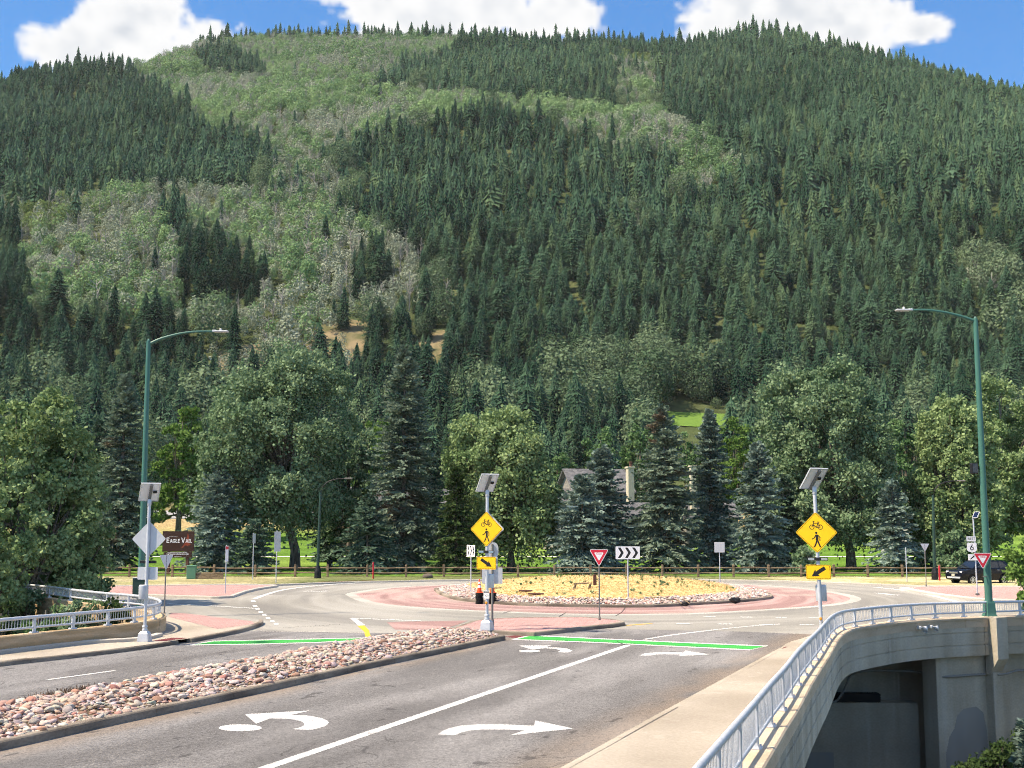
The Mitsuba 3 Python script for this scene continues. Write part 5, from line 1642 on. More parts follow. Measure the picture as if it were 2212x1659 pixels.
cs = at(2116, 1262.5, .0)
suv('dark_suv', np.array([cs[0], cs[1], .01]), math.radians(22), 'm_car', 'dark blue black sport utility vehicle driving past on the right behind the lamp post', .93)
for px, yy, ya, lab in ((232, 190, .2, 'white parked car glimpsed through the dark spruce left of the tall lamp'), (292, 196, .1, 'white parked car glimpsed just beside the left lamp pole')):
    c = at_depth(px, 1106, yy)
    suv(num('white_car'), np.array([c[0], c[1], float(height(c[0], c[1])) + .1]), ya, 'm_white_car', lab, 1.0, False)

# ------------------------------------------------------------------ houses


def gable(key, x, y, z, L, W, h, rise, yaw, wall, label, over=.45, windows=()):
    """Walls, gable roof with the ridge along local x."""
    if label:
        tag(key, label, 'house')
    M = frame([x, y, z], yaw)
    pent = Polygon([(-W / 2, 0), (W / 2, 0), (W / 2, h), (0, h + rise), (-W / 2, h)])
    e = trimesh.creation.extrude_polygon(pent, L, engine='earcut')
    v = np.asarray(e.vertices)
    MB().add(M(np.column_stack([v[:, 2] - L / 2, v[:, 0], v[:, 1]])), e.faces).put(num(key + '__wall'), wall)
    sl = rise / (W / 2)
    for sd in (-1, 1):
        pr = Polygon([(0, h + rise + .04), (sd * (W / 2 + over), h - over * sl + .04), (sd * (W / 2 + over), h - over * sl + .22), (0, h + rise + .22)])
        e = trimesh.creation.extrude_polygon(pr, L + 2 * over, engine='earcut')
        v = np.asarray(e.vertices)
        MB().add(M(np.column_stack([v[:, 2] - L / 2 - over, v[:, 0] + sd * .003, v[:, 1]])), e.faces).put(num(key + '__roof_slope'), 'm_roof')
    for wx, wz, ww, wh in windows:
        kw = num(key + '__window')
        Mw = lambda q, wx=wx: M(np.asarray(q) + [wx, -W / 2, 0])
        MB().box([0, -.02, wz], [ww + .2, .08, wh + .2], 0, .01, Mw).put(kw + '__frame', 'm_white_wall')
        MB().box([0, -.065, wz], [ww, .03, wh], 0, 0, Mw).put(kw + '__pane', 'm_glass')
    return M


HY = 150.0
hz = float(height(0, HY))
p0, p1 = at_depth(1222, 1019, HY), at_depth(1345, 1042, HY)
hh = p1[2] - hz
M = gable('grey_house', (p0[0] + p1[0]) / 2 + .2, HY + 3.5, hz, p1[0] - p0[0], 7.4, hh - 1.0, p0[2] - p1[2] + 1.3, .25, 'm_siding', 'grey timber house with shingle roof and cream chimney behind the blue spruces', .6,
          ((-1.8, 2.0, 1.4, 1.5), (1.6, 2.0, 1.8, 1.5), (-1.8, 6.0, 1.2, 1.3), (1.8, 6.2, 1.5, 1.3)))
c = at_depth(1361, 1040, HY - 1)
zt = at_depth(1361, 1012, HY - 1)[2]
MB().box([c[0], HY - 1.0, (hz + zt) / 2], [.78, .9, zt - hz], .25, .03).put('grey_house__chimney', 'm_cream')
MB().box([c[0], HY - 1.0, zt + .1], [1.0, 1.1, .22], .25, .03).put('grey_house__chimney__cap', 'm_cream')
MB().add(*lathe([(0, 0), (.2, 0), (.2, .5), (.28, .52), (.28, .6), (0, .65)], 10, (c[0] + .1, HY - 1, zt + .2))).put('grey_house__chimney__flue', 'm_rust_post', 30)
c = at_depth(1352, 1080, HY - 2)
gable('grey_house', c[0], HY - 2.5, hz, 5.0, 4.5, 3.9, 1.7, .25, 'm_siding', None, .5, ((0, 2.0, 2.0, 1.4),))
c = at_depth(1209, 1060, HY + 2)
gable('grey_house', c[0], HY + 1.0, hz, 3.2, 4.5, 6.0, 1.4, .25, 'm_siding', None, .4, ((0, 2.0, 1.2, 1.3),))
c = at_depth(1236, 1075, HY - 1)
for i in range(30):
    MB().box([c[0], HY - 1.2, hz + .5 + i * .24], [1.5 if i < 22 else 1.5 - (i - 21) * .15, .05, .222], .25, .008).put('grey_house__gable_board' + ('' if i == 0 else f'_{i:03d}'), 'm_white_wall')

p0, p1 = at_depth(735, 1040, 150), at_depth(966, 1040, 150)
M = gable('tan_lodge', (p0[0] + p1[0]) / 2, 154, hz, p1[0] - p0[0], 8.0, 5.4, 2.3, .06, 'm_tan_wall', 'long tan timber building with grey roof half hidden behind the tall spruce', .7,
          tuple((x, 2.6, 1.5, 1.3) for x in (-5, -2, 1, 4)))
c = at_depth(1494, 1040, 158)
gable('cream_house', c[0] + 2.0, 160, hz + .3, 7.0, 6.0, 3.9, 1.8, .15, 'm_siding', 'low grey house with cream chimney mostly hidden behind the big middle spruce', .5, ((0, 2.0, 1.5, 1.3),))
zt = at_depth(1494, 1010, 158)[2]
MB().box([c[0], 157, (hz + zt) / 2], [.7, .8, zt - hz], .15, .03).put('cream_house__chimney', 'm_cream')
MB().box([c[0], 157, zt + .1], [.95, 1.05, .2], .15, .03).put('cream_house__chimney__cap', 'm_cream')
c = at_depth(1966, 1120, 140)
gable('white_house', c[0] + 1.0, 144, float(height(0, 140)), 4.2, 6.0, 3.6, 1.7, 1.2, 'm_white_wall', 'white walled house glimpsed between the cottonwoods on the right', .6, ((0, 1.8, 1.4, 1.3),))
c = at_depth(1110, 1128, 170)
c = at_depth(1192, 1116, 165)

# ------------------------------------------------------------------ trees near by


def spruce(key, px, top, wid, y, m, label, z0=None, seed=0, skirt=.05, group=None, dens=1.0, base_x=None):
    """Trunk, then whorls of drooping branches, each fringed with needle sprays."""
    rg = np.random.default_rng(1000 + seed)
    b = at_depth(px, 1200, y)
    z0 = float(height(b[0], y)) if z0 is None else z0
    H = at_depth(px, top, y)[2] - z0
    R = wid / 2 / FOCAL * y
    step = .40 / dens
    zs = np.arange(skirt * H + .3, H * .985, step)
    P, D, Ls = [], [], []
    for z in zs:
        t = z / H
        n = int(rg.integers(7, 10))
        a = rg.uniform(0, 2 * PI, n)
        L = R * ((1 - t) ** .66) * rg.uniform(.80, 1.28, n) * min(1, .84 + 1.4 * t) + .15
        el = np.interp(t, [0, .35, .75, 1], [-.30, -.14, .22, .9]) + rg.normal(0, .09, n)
        P.append(np.column_stack([np.zeros(n), np.zeros(n), z + rg.normal(0, .1, n)]))
        D.append(np.column_stack([np.cos(a) * np.cos(el), np.sin(a) * np.cos(el), np.sin(el)]))
        Ls.append(L)
    P, D, Ls = np.vstack(P), np.vstack(D), np.concatenate(Ls)
    nb = len(P)
    side = np.cross(D, [0, 0, 1.0]); side /= np.linalg.norm(side, axis=1, keepdims=True)
    V = []
    K = 11
    for j in range(K):
        s = (j + rg.uniform(.25, 1.0, nb)) / K
        sag = -.16 * s ** 2 + .10 * s ** 4
        o = P + D * (Ls * s)[:, None] + np.array([0, 0, 1.0]) * (Ls * sag)[:, None]
        for sd in (-1, 1, 0):
            l = (.20 + .36 * Ls * (1 - s) * .9 + .10) * rg.uniform(.7, 1.25, nb)
            ang = rg.uniform(.5, 1.1, nb) * sd
            d = D * np.cos(ang)[:, None] + side * np.sin(ang)[:, None] + np.column_stack([rg.normal(0, .12, (nb, 2)), rg.normal(-.16, .16, nb)])
            if sd == 0:
                d = d + np.column_stack([rg.normal(0, .3, (nb, 2)), rg.normal(.05, .3, nb)]); l = l * .8
            d /= np.linalg.norm(d, axis=1, keepdims=True)
            q = np.cross(d, rg.normal(0, 1, (nb, 3))); q /= np.linalg.norm(q, axis=1, keepdims=True)
            w = rg.uniform(.065, .125, nb) * (1 + .10 * np.minimum(l, 2))
            V.append(np.stack([o, o + d * (l * .45)[:, None] + q * w[:, None], o + d * l[:, None], o + d * (l * .45)[:, None] - q * w[:, None]], 1))
    # the leader
    V = np.concatenate(V).reshape(-1, 3)
    F = np.arange(len(V)).reshape(-1, 4)
    key = num(key)
    o = np.array([b[0], y, z0])
    MB().add(V + o, F).put(key + '__crown', m)
    MB().tube(np.array([[0, 0, -.3], [0, 0, H * .5], [0, 0, H * .99]]) + o, [.05 + H * .016, .03 + H * .009, .015], 8).put(key + '__trunk', 'm_bark', True)
    tag(key, label, 'tree', group)
    return key


def broadleaf(key, px, top, wid, y, m, label, z0=None, seed=0, bare=.22, n_clump=200, per=120, leaf_size=.2, trunk_px=None, group=None, drape_=.0, squat=1.0, lobes=6, cat='tree'):
    """Trunk, limbs, and leaves gathered in clumps that fill an uneven crown."""
    rg = np.random.default_rng(2000 + seed)
    b = at_depth(px, 1200, y)
    z0 = float(height(b[0], y)) if z0 is None else z0
    H = at_depth(px, top, y)[2] - z0
    R = wid / 2 / FOCAL * y
    tx = at_depth(trunk_px, 1200, y)[0] - b[0] if trunk_px else rg.normal(0, R * .05)
    zc, rz = H * (1 + bare) / 2, H * (1 - bare) / 2
    # lobes: a few overlapping masses give an uneven outline
    lob = [np.array([0, 0, zc, .70 * R, .70 * R, .92 * rz])]
    for i in range(lobes):
        a = 2 * PI * (i + rg.uniform(-.3, .3)) / lobes
        rr = R * rg.uniform(.42, .60)
        zz = zc + rz * rg.uniform(-.62, .45)
        s = rg.uniform(.30, .52)
        lob.append(np.array([math.cos(a) * rr, math.sin(a) * rr, zz, R * s, R * s, rz * rg.uniform(.36, .52)]))
    for i in range(5):
        a = 2 * PI * (i + rg.uniform(-.3, .3)) / 5
        lob.append(np.array([math.cos(a) * R * .5, math.sin(a) * R * .5, H * bare + rz * rg.uniform(.30, .46), R * rg.uniform(.34, .48), R * rg.uniform(.34, .48), rz * rg.uniform(.26, .38)]))
    for i in range(2):
        lob.append(np.array([rg.normal(0, .18) * R, rg.normal(0, .18) * R, zc + rz * .62, R * .36, R * .36, rz * rg.uniform(.32, .385)]))
    lob = np.array(lob)
    C = []
    while len(C) < n_clump:
        c = rg.uniform([-R, -R, H * bare * .8], [R, R, H * 1.0])
        d = np.sqrt((((c - lob[:, :3]) / lob[:, 3:]) ** 2).sum(1))
        gap = meshkit.noise(c / (R * .30) + seed * 3.7, seed)
        if d.min() < (1.0 if rg.random() < .86 else 1.16) and (d.min() > .50 or rg.random() < .25) and (gap > .46 or rg.random() < .10):
            C.append(c)
    C = np.array(C)
    cr = (R * .075 + .24) * rg.uniform(.6, 1.6, len(C))
    n = (per * rg.uniform(.55, 1.3, len(C))).astype(int)
    idx = np.repeat(np.arange(len(C)), n)
    g = rg.normal(0, 1, (len(idx), 3)); g /= np.linalg.norm(g, axis=1, keepdims=True)
    rad = cr[idx] * rg.uniform(.15, 1.0, len(idx)) ** .6
    o = C[idx] + g * rad[:, None] * [1, 1, .72]
    o[:, 2] -= drape_ * rg.exponential(1, len(idx)) * (rg.random(len(idx)) < .4)
    nrm = rg.normal(0, 1, (len(idx), 3)) + [0, 0, .55] + g * .5
    nrm /= np.linalg.norm(nrm, axis=1, keepdims=True)
    d = np.cross(nrm, rg.normal(0, 1, (len(idx), 3))); d /= np.linalg.norm(d, axis=1, keepdims=True)
    q = np.cross(nrm, d)
    L = leaf_size * 1.25 * rg.uniform(.65, 1.35, len(idx))
    w = L * rg.uniform(.34, .5, len(idx))
    V = np.stack([o, o + d * (L * .5)[:, None] + q * w[:, None], o + d * L[:, None], o + d * (L * .5)[:, None] - q * w[:, None]], 1).reshape(-1, 3)
    key = num(key)
    O = np.array([b[0], y, z0])
    MB().add(V + O, np.arange(len(V)).reshape(-1, 4)).put(key + '__crown', m)
    fork = np.array([tx * .7, 0, H * bare * 1.15])
    r0 = .10 + H * .016
    wood = MB().tube(np.array([[tx, 0, -.3], [tx, 0, H * bare * .5], fork, [0, 0, H * .62], [0, 0, H * .88]]) + O, [r0 * 1.35, r0, r0 * .85, r0 * .4, .04], 9)
    for c in C[rg.permutation(len(C))[:min(len(C), 46)]]:
        s = rg.uniform(0, .7)
        p0 = fork * (1 - s) + np.array([0, 0, H * .62]) * s
        mid = p0 * .5 + c * .5 + [0, 0, -.04 * H + rg.normal(0, .1)]
        wood.tube(np.array([p0, mid, c]) + O, [r0 * .36, r0 * .20, .025], 5, False)
    wood.put(key + '__trunk', 'm_bark', True)
    tag(key, label, cat, group)
    return key


sp = [
    (257, 812, 150, 106, 'm_needle_brown', 'tall dusty grey-green spruce just left of the left green lamp', None),
    (466, 1012, 180, 103.5, 'm_needle_blue', 'broad low blue spruce right behind the brown town sign', None),
    (870, 752, 205, 104, 'm_needle_brown', 'tallest spruce, brown with cones near its top, left of the middle crossing sign', None),
    (793, 1078, 165, 99, 'm_needle_dark', 'short dark spruce at the foot of the tallest spruce', None),
    (985, 1012, 92, 99, 'm_needle_green', 'slender young green spruce before the willow', None),
    (1258, 1034, 195, 99, 'm_needle_blue', 'wide blue spruce before the grey house', None),
    (1303, 968, 165, 102, 'm_needle_blue', 'pointed blue-grey spruce covering the right half of the grey house', None),
    (1438, 880, 200, 101, 'm_needle_brown', 'big spruce hung with brown cones, behind the chevron board', None),
    (1538, 890, 135, 104, 'm_needle_blue', 'tall blue-grey spruce right of the big cone-hung spruce', None),
    (1642, 958, 150, 100, 'm_needle_blue', 'silvery blue spruce left of the right crossing sign', None),
    (1698, 1030, 110, 105, 'm_needle_dark', 'dark spruce between the silvery spruce and the big right cottonwood', None),
    (1932, 1040, 125, 100, 'm_needle_blue', 'small blue-green spruce right of the big right cottonwood', None),
    (2012, 985, 120, 116, 'm_needle_dark', 'dark narrow spruce behind the right dark lamp', None),
    (1250, 918, 66, 176, 'm_needle_dark', 'thin dark spruce rising behind the grey house', None),
    (205, 905, 120, 135, 'm_needle_dark', 'dark spruce behind the dusty one on the far left', None),
    (930, 985, 110, 128, 'm_needle_dark', 'dark spruce between the tallest spruce and the willow', None),
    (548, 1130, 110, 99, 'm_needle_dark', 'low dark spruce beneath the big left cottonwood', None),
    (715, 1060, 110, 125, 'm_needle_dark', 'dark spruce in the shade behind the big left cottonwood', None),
]
for i, (px, top, w, y, m, lab, g) in enumerate(sp):
    spruce('spruce', px, top, w, y, m, lab, seed=i, dens=1.15 if top < 900 else 1.3)

GZ = -2.4
broadleaf('cottonwood', 40, 842, 330, 60, 'm_leaf_yellow', 'sunny yellow-green cottonwood at the left edge behind the parapet', GZ, 1, .12, 330, 140, .16, 60, lobes=7)
broadleaf('cottonwood', 150, 948, 190, 63, 'm_leaf_yellow', 'smaller yellow-green cottonwood between the left edge and the left lamp', GZ, 2, .12, 200, 130, .16, 118)
broadleaf('cottonwood', -40, 1050, 230, 55, 'm_leaf_yellow', 'low leafy cottonwood cut by the left edge of the view', GZ, 3, .12, 150, 130, .15, -20)
broadleaf('cottonwood', 590, 742, 370, 108, 'm_leaf_olive', 'huge olive cottonwood behind the left posts, its fat trunk standing on the lawn', None, 4, .165, 600, 168, .215, 637, lobes=9, drape_=.5)
broadleaf('cottonwood', 750, 905, 150, 118, 'm_leaf_olive', 'smaller olive cottonwood pressed against the tallest spruce', None, 5, .16, 210, 154, .215)
broadleaf('willow', 1090, 880, 270, 103, 'm_leaf_yellow', 'round willow with yellow-green top right behind the middle crossing sign', None, 6, .14, 440, 182, .215, 1104, lobes=8, drape_=1.1)
broadleaf('cottonwood', 1802, 780, 335, 107, 'm_leaf_olive', 'huge olive cottonwood with leaning trunk behind the right crossing sign', None, 7, .155, 540, 168, .215, 1838, lobes=9, drape_=.4)
broadleaf('cottonwood', 2070, 850, 230, 106, 'm_leaf_yellow', 'olive cottonwood behind the right green lamp', None, 8, .14, 370, 161, .215, 2050, lobes=7, drape_=.4)
broadleaf('cottonwood', 2175, 808, 250, 122, 'm_leaf_yellow', 'paler cottonwood at the right edge behind the dark vehicle', None, 9, .13, 390, 161, .215, 2130, lobes=7)
broadleaf('maple', 385, 872, 125, 150, 'm_leaf_bright', 'bright green tree between the left lamp and the huge left cottonwood', None, 10, .18, 150, 130, .28)
broadleaf('aspen', 1205, 965, 95, 165, 'm_leaf_mid', 'slim mid-green tree left of the grey house', None, 11, .2, 100, 110, .26)
broadleaf('aspen', 1300, 922, 120, 175, 'm_leaf_mid', 'rounded mid-green tree behind the roof of the grey house', None, 12, .16, 120, 120, .28)
broadleaf('aspen', 1385, 915, 110, 180, 'm_leaf_mid', 'rounded mid-green tree above the cream chimney', None, 13, .16, 120, 120, .28)
broadleaf('maple', 1590, 895, 150, 178, 'm_leaf_bright', 'bright green tree below the strip of fairway, left of the right cottonwood', None, 14, .14, 150, 120, .28)
broadleaf('maple', 815, 900, 110, 165, 'm_leaf_bright', 'bright green tree half hidden left of the tallest spruce', None, 15, .14, 110, 120, .28)
broadleaf('aspen', 1500, 925, 90, 175, 'm_leaf_mid', 'mid-green tree between the two tall right spruces', None, 16, .14, 90, 120, .28)
for i, (px, top, w, y, m, lab) in enumerate(((1965, 892, 150, 150, 'm_leaf_mid', 'mid-green tree filling the gap between the big right cottonwoods'), (300, 955, 120, 165, 'm_leaf_mid', 'mid-green tree behind the left lamp pole'),
                                             (110, 930, 150, 150, 'm_leaf_olive', 'olive tree behind the sunny left cottonwood'), (1690, 905, 130, 168, 'm_leaf_mid', 'mid-green tree behind the dark spruce beside the right cottonwood'),
                                             (1010, 945, 110, 170, 'm_leaf_mid', 'mid-green tree behind the left side of the willow'), (480, 930, 130, 172, 'm_leaf_mid', 'mid-green tree behind the left side of the huge left cottonwood'))):
    broadleaf('broadleaf_tree', px, top, w, y, m, lab, None, 80 + i, .12, 150, 130, .26)
broadleaf('bush', 2232, 1168, 120, 62, 'm_leaf_bright', 'bright green bush cut by the right edge of the view', .12, 17, .05, 60, 130, .14, cat='bush')
broadleaf('bush', 2236, 1262, 70, 56, 'm_leaf_bright', 'smaller bright bush low at the right edge by the railing', -.6, 18, .05, 36, 110, .13, cat='bush')
broadleaf('bush', 1738, 1185, 62, 96, 'm_leaf_olive', 'olive shrub growing at the fence behind the right crossing sign', None, 19, .05, 34, 100, .2, cat='bush')
broadleaf('bush', 2068, 1150, 110, 99, 'm_leaf_olive', 'grey-olive shrub behind the dark vehicle', None, 20, .05, 60, 110, .2, cat='bush')
rng = np.random.default_rng(31)
places = ['below the left railing near the left edge', 'below the left railing under the sunny cottonwood', 'below the left railing in its middle stretch', 'inside the bend of the left railing', 'beside the back stretch of the left railing', 'at the far left below the back railing']
for i, (px, py, y, w) in enumerate(((10, 1305, 49, 120), (105, 1300, 52, 120), (190, 1296, 51, 110), (255, 1305, 49, 80), (215, 1288, 54, 90), (60, 1285, 56, 140))):
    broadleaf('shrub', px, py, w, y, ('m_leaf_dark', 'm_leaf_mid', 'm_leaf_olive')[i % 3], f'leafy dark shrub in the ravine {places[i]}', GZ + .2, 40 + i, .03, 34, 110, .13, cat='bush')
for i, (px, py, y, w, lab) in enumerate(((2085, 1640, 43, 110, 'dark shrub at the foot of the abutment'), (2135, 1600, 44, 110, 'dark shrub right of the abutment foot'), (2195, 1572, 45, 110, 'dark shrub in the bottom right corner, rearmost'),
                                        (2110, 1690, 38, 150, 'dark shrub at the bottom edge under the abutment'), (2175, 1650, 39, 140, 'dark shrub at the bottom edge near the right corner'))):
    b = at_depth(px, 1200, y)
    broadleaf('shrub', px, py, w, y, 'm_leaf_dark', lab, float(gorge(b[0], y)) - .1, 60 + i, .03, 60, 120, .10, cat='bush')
b = at_depth(2212, 1200, 40)
spruce('spruce', 2208, 1560, 90, 40, 'm_needle_blue', 'little blue spruce in the bottom right corner of the ravine', float(gorge(b[0], 40)), 77, dens=2.2)

# ------------------------------------------------------------------ the forest on the mountain


def far_conifer(seed, fine=False):
    """Overlapping ragged skirts of boughs round a stem, the height taken as 1."""
    rg = np.random.default_rng(300 + seed)
    m = MB()
    slim = rg.uniform(.150, .205)
    tiers, sec = (32, 17) if fine else (11, 10)
    lop = rg.uniform(.8, 1.2, 5)
    for i in range(tiers):
        t = i / (tiers - 1)
        z = .06 + .86 * t
        L = (slim * ((1 - t) ** .70) * min(1, .70 + 1.4 * t) + .014) * rg.uniform(.82, 1.15)
        n = max(6, int(sec * (1 - .45 * t)))
        a = rg.uniform(0, 6) + np.arange(2 * n) * PI / n + rg.normal(0, .10, 2 * n)
        far = np.arange(2 * n) % 2 == 0
        r = L * np.where(far, rg.uniform(.70, 1.30, 2 * n), rg.uniform(.34, .62, 2 * n)) * np.interp((a % (2 * PI)), np.linspace(0, 2 * PI, 6), np.append(lop, lop[0]))
        h = .88 / tiers * (1.9 if fine else 1.75)
        zz = z - np.where(far, .25, -.10) * h - r * np.where(far, .22, .0) * (1 - t) + rg.normal(0, .10 * h, 2 * n)
        v = np.column_stack([r * np.cos(a), r * np.sin(a), zz])
        top = np.array([[rg.normal(0, .05) * L, rg.normal(0, .05) * L, min(.995, z + h)]])
        k = np.arange(2 * n)
        m.add(np.vstack([v, top]), np.stack([k, (k + 1) % (2 * n), k * 0 + 2 * n], 1))
    m.add(*tube([[0, 0, 0], [0, 0, .5]], [.014, .008], 4, False))
    v, f = m.get()
    v[:, 2] = np.where(v[:, 2] > .9, v[:, 2] * 1.0, v[:, 2])
    return v, f


def far_leafy(seed, k=110, bare=.34, rad=.26, size=.075):
    rg = np.random.default_rng(500 + seed)
    g = rg.normal(0, 1, (k, 3)); g /= np.linalg.norm(g, axis=1, keepdims=True)
    o = g * rg.uniform(.45, 1.0, k)[:, None] ** .5 * np.array([rad, rad, (1 - bare) / 2]) * rg.uniform(.75, 1.1, (k, 1)) + [0, 0, (1 + bare) / 2]
    n = g + rg.normal(0, .6, (k, 3)) + [0, 0, .3]; n /= np.linalg.norm(n, axis=1, keepdims=True)
    d = np.cross(n, rg.normal(0, 1, (k, 3))); d /= np.linalg.norm(d, axis=1, keepdims=True)
    q = np.cross(n, d)
    L, w = size * rg.uniform(.7, 1.5, k), size * rg.uniform(.5, .9, k)
    V = np.stack([o - d * L[:, None], o + q * w[:, None], o + d * L[:, None], o - q * w[:, None]], 1).reshape(-1, 3)
    F = np.arange(4 * k).reshape(-1, 4)
    return V, np.vstack([F[:, [0, 1, 2]], F[:, [0, 2, 3]]])


def far_sticks(seed, n=16, r=.011):
    rg = np.random.default_rng(700 + seed)
    m = MB()
    m.add(*tube([[0, 0, 0], [rg.normal(0, .02), rg.normal(0, .02), .55], [rg.normal(0, .05), rg.normal(0, .05), 1.0]], [r * 1.8, r * 1.3, r * .5], 3, False))
    for i in range(n):
        z = rg.uniform(.3, .85)
        a = rg.uniform(0, 6.3)
        l = rg.uniform(.12, .32)
        e = rg.uniform(.4, 1.2)
        m.add(*tube([[0, 0, z], [math.cos(a) * l * math.cos(e), math.sin(a) * l * math.cos(e), z + l * math.sin(e)]], [r, r * .4], 3, False))
    return m.get()


def ply_in_group(name, shapes):
    g = {'type': 'shapegroup'}
    for nm, (v, f), b in shapes:
        g[nm] = mikit.ply((v, f), b, False)
    scene[name] = g
    return name


CON = [ply_in_group(f'far_conifer_kind_{k}', [('crown', far_conifer(k, k >= 9), 'm_far_conifer_light' if k in (2, 6, 11) else 'm_far_conifer')]) for k in range(15)]
ASP = [ply_in_group(f'far_aspen_kind_{k}', [('crown', far_leafy(k, 190, .26, .30, .044), 'm_far_aspen')]) for k in range(4)]
PAL = [ply_in_group(f'far_pale_kind_{k}', [('crown', far_leafy(20 + k, 130, .22, .28, .042), 'm_far_pale')]) for k in range(3)]
GRO = [ply_in_group(f'far_grove_kind_{k}', [('crown', far_leafy(40 + k, 1000, .08, .31, .023), 'm_far_grove')]) for k in range(4)]
DED = [ply_in_group(f'far_dead_kind_{k}', [('sticks', far_sticks(k), 'm_dead')]) for k in range(4)]


def region(ps, dy=14):
    return Polygon([tuple(drop(max(-900, min(3100, x)), y + dy, 205, 1090)[:2]) for x, y in ps]).buffer(0)


def region2(d, ps):
    d0, d1 = d
    return region(ps, d0).union(region(ps, d1)).union(region(ps, (d0 + d1) / 2))


A1 = region2((12, 30), [(290, 128), (340, 112), (430, 92), (560, 80), (760, 80), (1000, 84), (960, 105), (860, 140), (780, 165), (830, 190), (1000, 210), (1130, 222), (1300, 238), (1430, 235), (1480, 270), (1560, 310), (1620, 365),
             (1560, 400), (1480, 420), (1440, 390), (1530, 345), (1400, 320), (1330, 325), (1250, 275), (1150, 240), (1060, 228), (1000, 240), (900, 270), (790, 295), (700, 320), (690, 350), (640, 380), (600, 350), (560, 290),
             (440, 265), (400, 225), (350, 185), (300, 150)])
A2 = region2((16, 72), [(-300, 470), (0, 452), (150, 432), (260, 410), (430, 400), (560, 415), (615, 345), (700, 345), (745, 385), (725, 480), (800, 490), (880, 540), (905, 570), (870, 640), (800, 640), (790, 700), (740, 760), (660, 740),
             (560, 760), (470, 790), (440, 770), (510, 690), (480, 660), (420, 660), (300, 650), (150, 640), (60, 600), (-300, 590)])
PINE_IN = [region(p, 28) for p in ([(415, 98), (500, 92), (560, 122), (590, 155), (520, 150), (440, 128)], [(385, 520), (430, 495), (480, 520), (540, 545), (572, 600), (560, 640), (500, 655), (430, 665), (385, 650)],
                               [(345, 440), (370, 425), (405, 440), (415, 490), (350, 500)], [(-40, 465), (15, 455), (45, 500), (40, 560), (-40, 560)], [(-40, 570), (40, 575), (60, 640), (-40, 650)], [(755, 545), (830, 520), (840, 600), (770, 640)])]
BARE = [region2((10, 60), p) for p in ([(655, 700), (740, 680), (800, 690), (790, 740), (690, 755)], [(470, 745), (560, 735), (570, 770), (480, 800)], [(900, 720), (960, 700), (965, 740), (905, 760)])]
mat('m_bare', lambda p, n, uv: mix((0.13, 0.13, 0.065), (0.28, 0.225, 0.135), smoothstep(0.3, 0.7, fbm(p.x * .22, p.y * .22, 0, 4))), 1.0, 0.0)
for i, g in enumerate(BARE):
    key = num('bare_slope')
    g = max(polys(g), key=lambda q_: q_.area)
    struct(key, drape(g, 5.0, height, .35), 'm_bare', ['tan bare slope among young pines, right of the left lamp arm', 'tan bare slope just under the left lamp arm', 'small tan bare slope above the tallest spruce'][i], 'slope', True)
A3 = region([(1175, 800), (1300, 775), (1440, 785), (1535, 815), (1535, 870), (1430, 890), (1300, 915), (1190, 915)], 30)
PALE = [region2((10, 36), p) for p in ([(915, 585), (965, 590), (965, 720), (920, 700)], [(2020, 580), (2100, 575), (2215, 600), (2215, 640), (2030, 630)], [(1330, 130), (1420, 125), (1420, 210), (1340, 215)], [(560, 385), (740, 370), (740, 420), (560, 420)],
                            [(740, 370), (775, 372), (770, 440), (735, 440)], [(2130, 690), (2215, 690), (2215, 740), (2140, 730)], [(1340, 455), (1400, 450), (1400, 500), (1345, 500)])]
FAIR = Polygon([(24, 205), (37, 205), (58, 308), (36, 308)])

rng = np.random.default_rng(77)


def jitter(step, y0, y1):
    ys = np.arange(y0, y1, step)
    out = []
    for y in ys:
        hw = .56 * y + 14
        xs = np.arange(-hw, hw, step)
        out.append(np.column_stack([xs, np.full(len(xs), y)]))
    p = np.vstack(out)
    return p + rng.uniform(-.5, .5, p.shape) * step * 1.1


def inside(g, p):
    return shapely.contains_xy(g, p[:, 0], p[:, 1])


pines, aspens, pales, deads, groves = [], [], [], [], []
p = jitter(4.8, 212, 1100)
yr = interp(p[:, 0], RIDGE_Y)
p = p[p[:, 1] < yr + 22]
soft = (meshkit.fbm(np.column_stack([p / 28, 0 * p[:, 0]]), 3, 2) - .5) * 15
pw = p + np.column_stack([soft, soft[::-1]])
a1, a2 = inside(A1, pw), inside(A2, pw)
pin = np.any([inside(g, p) for g in PINE_IN], 0)
bare = np.any([inside(g, p) for g in BARE], 0)
a3 = inside(A3, p)
pale = np.any([inside(g, pw) for g in PALE], 0)
fair = inside(FAIR, p)
low = p[:, 1] < 300
u = rng.random(len(p))
light = (a1 | a2) & ~pin
top_mix = (p[:, 1] > interp(p[:, 0], RIDGE_Y) - 45) & (p[:, 0] < 60) & (p[:, 0] > -260)
k_pine = (~light & ~a3 & ~fair & ~pale & (u < np.where(low, .80, np.where(top_mix, .45, .90)))) | (light & (u < np.where(a2, .007, .004))) | (bare & (u < .16)) | (a3 & (u < .10)) | (pale & (u < .22))
k_pine &= ~(bare & (u >= .16))
pines = p[k_pine]
rest = p[~k_pine & (light | a3 | pale | low | top_mix | bare) & ~fair & ~(bare & (u < .55))]
ul, ual, u3 = rng.random(len(rest)), inside(A1, rest) | inside(A2, rest) | (rest[:, 1] > 700), inside(A3, rest)
greyness = meshkit.fbm(np.column_stack([rest / 45, 0 * rest[:, 0] + 5]), 3, 7)
inA2 = inside(A2, rest)
gp = np.where(inA2, .76, .52) + (greyness - .5) * 1.6
groves = rest[u3 | (~ual & (ul < .55))]
m_ = ~u3 & ual
pales = rest[m_ & (ul < gp)]
aspens = rest[m_ & (ul >= gp)]
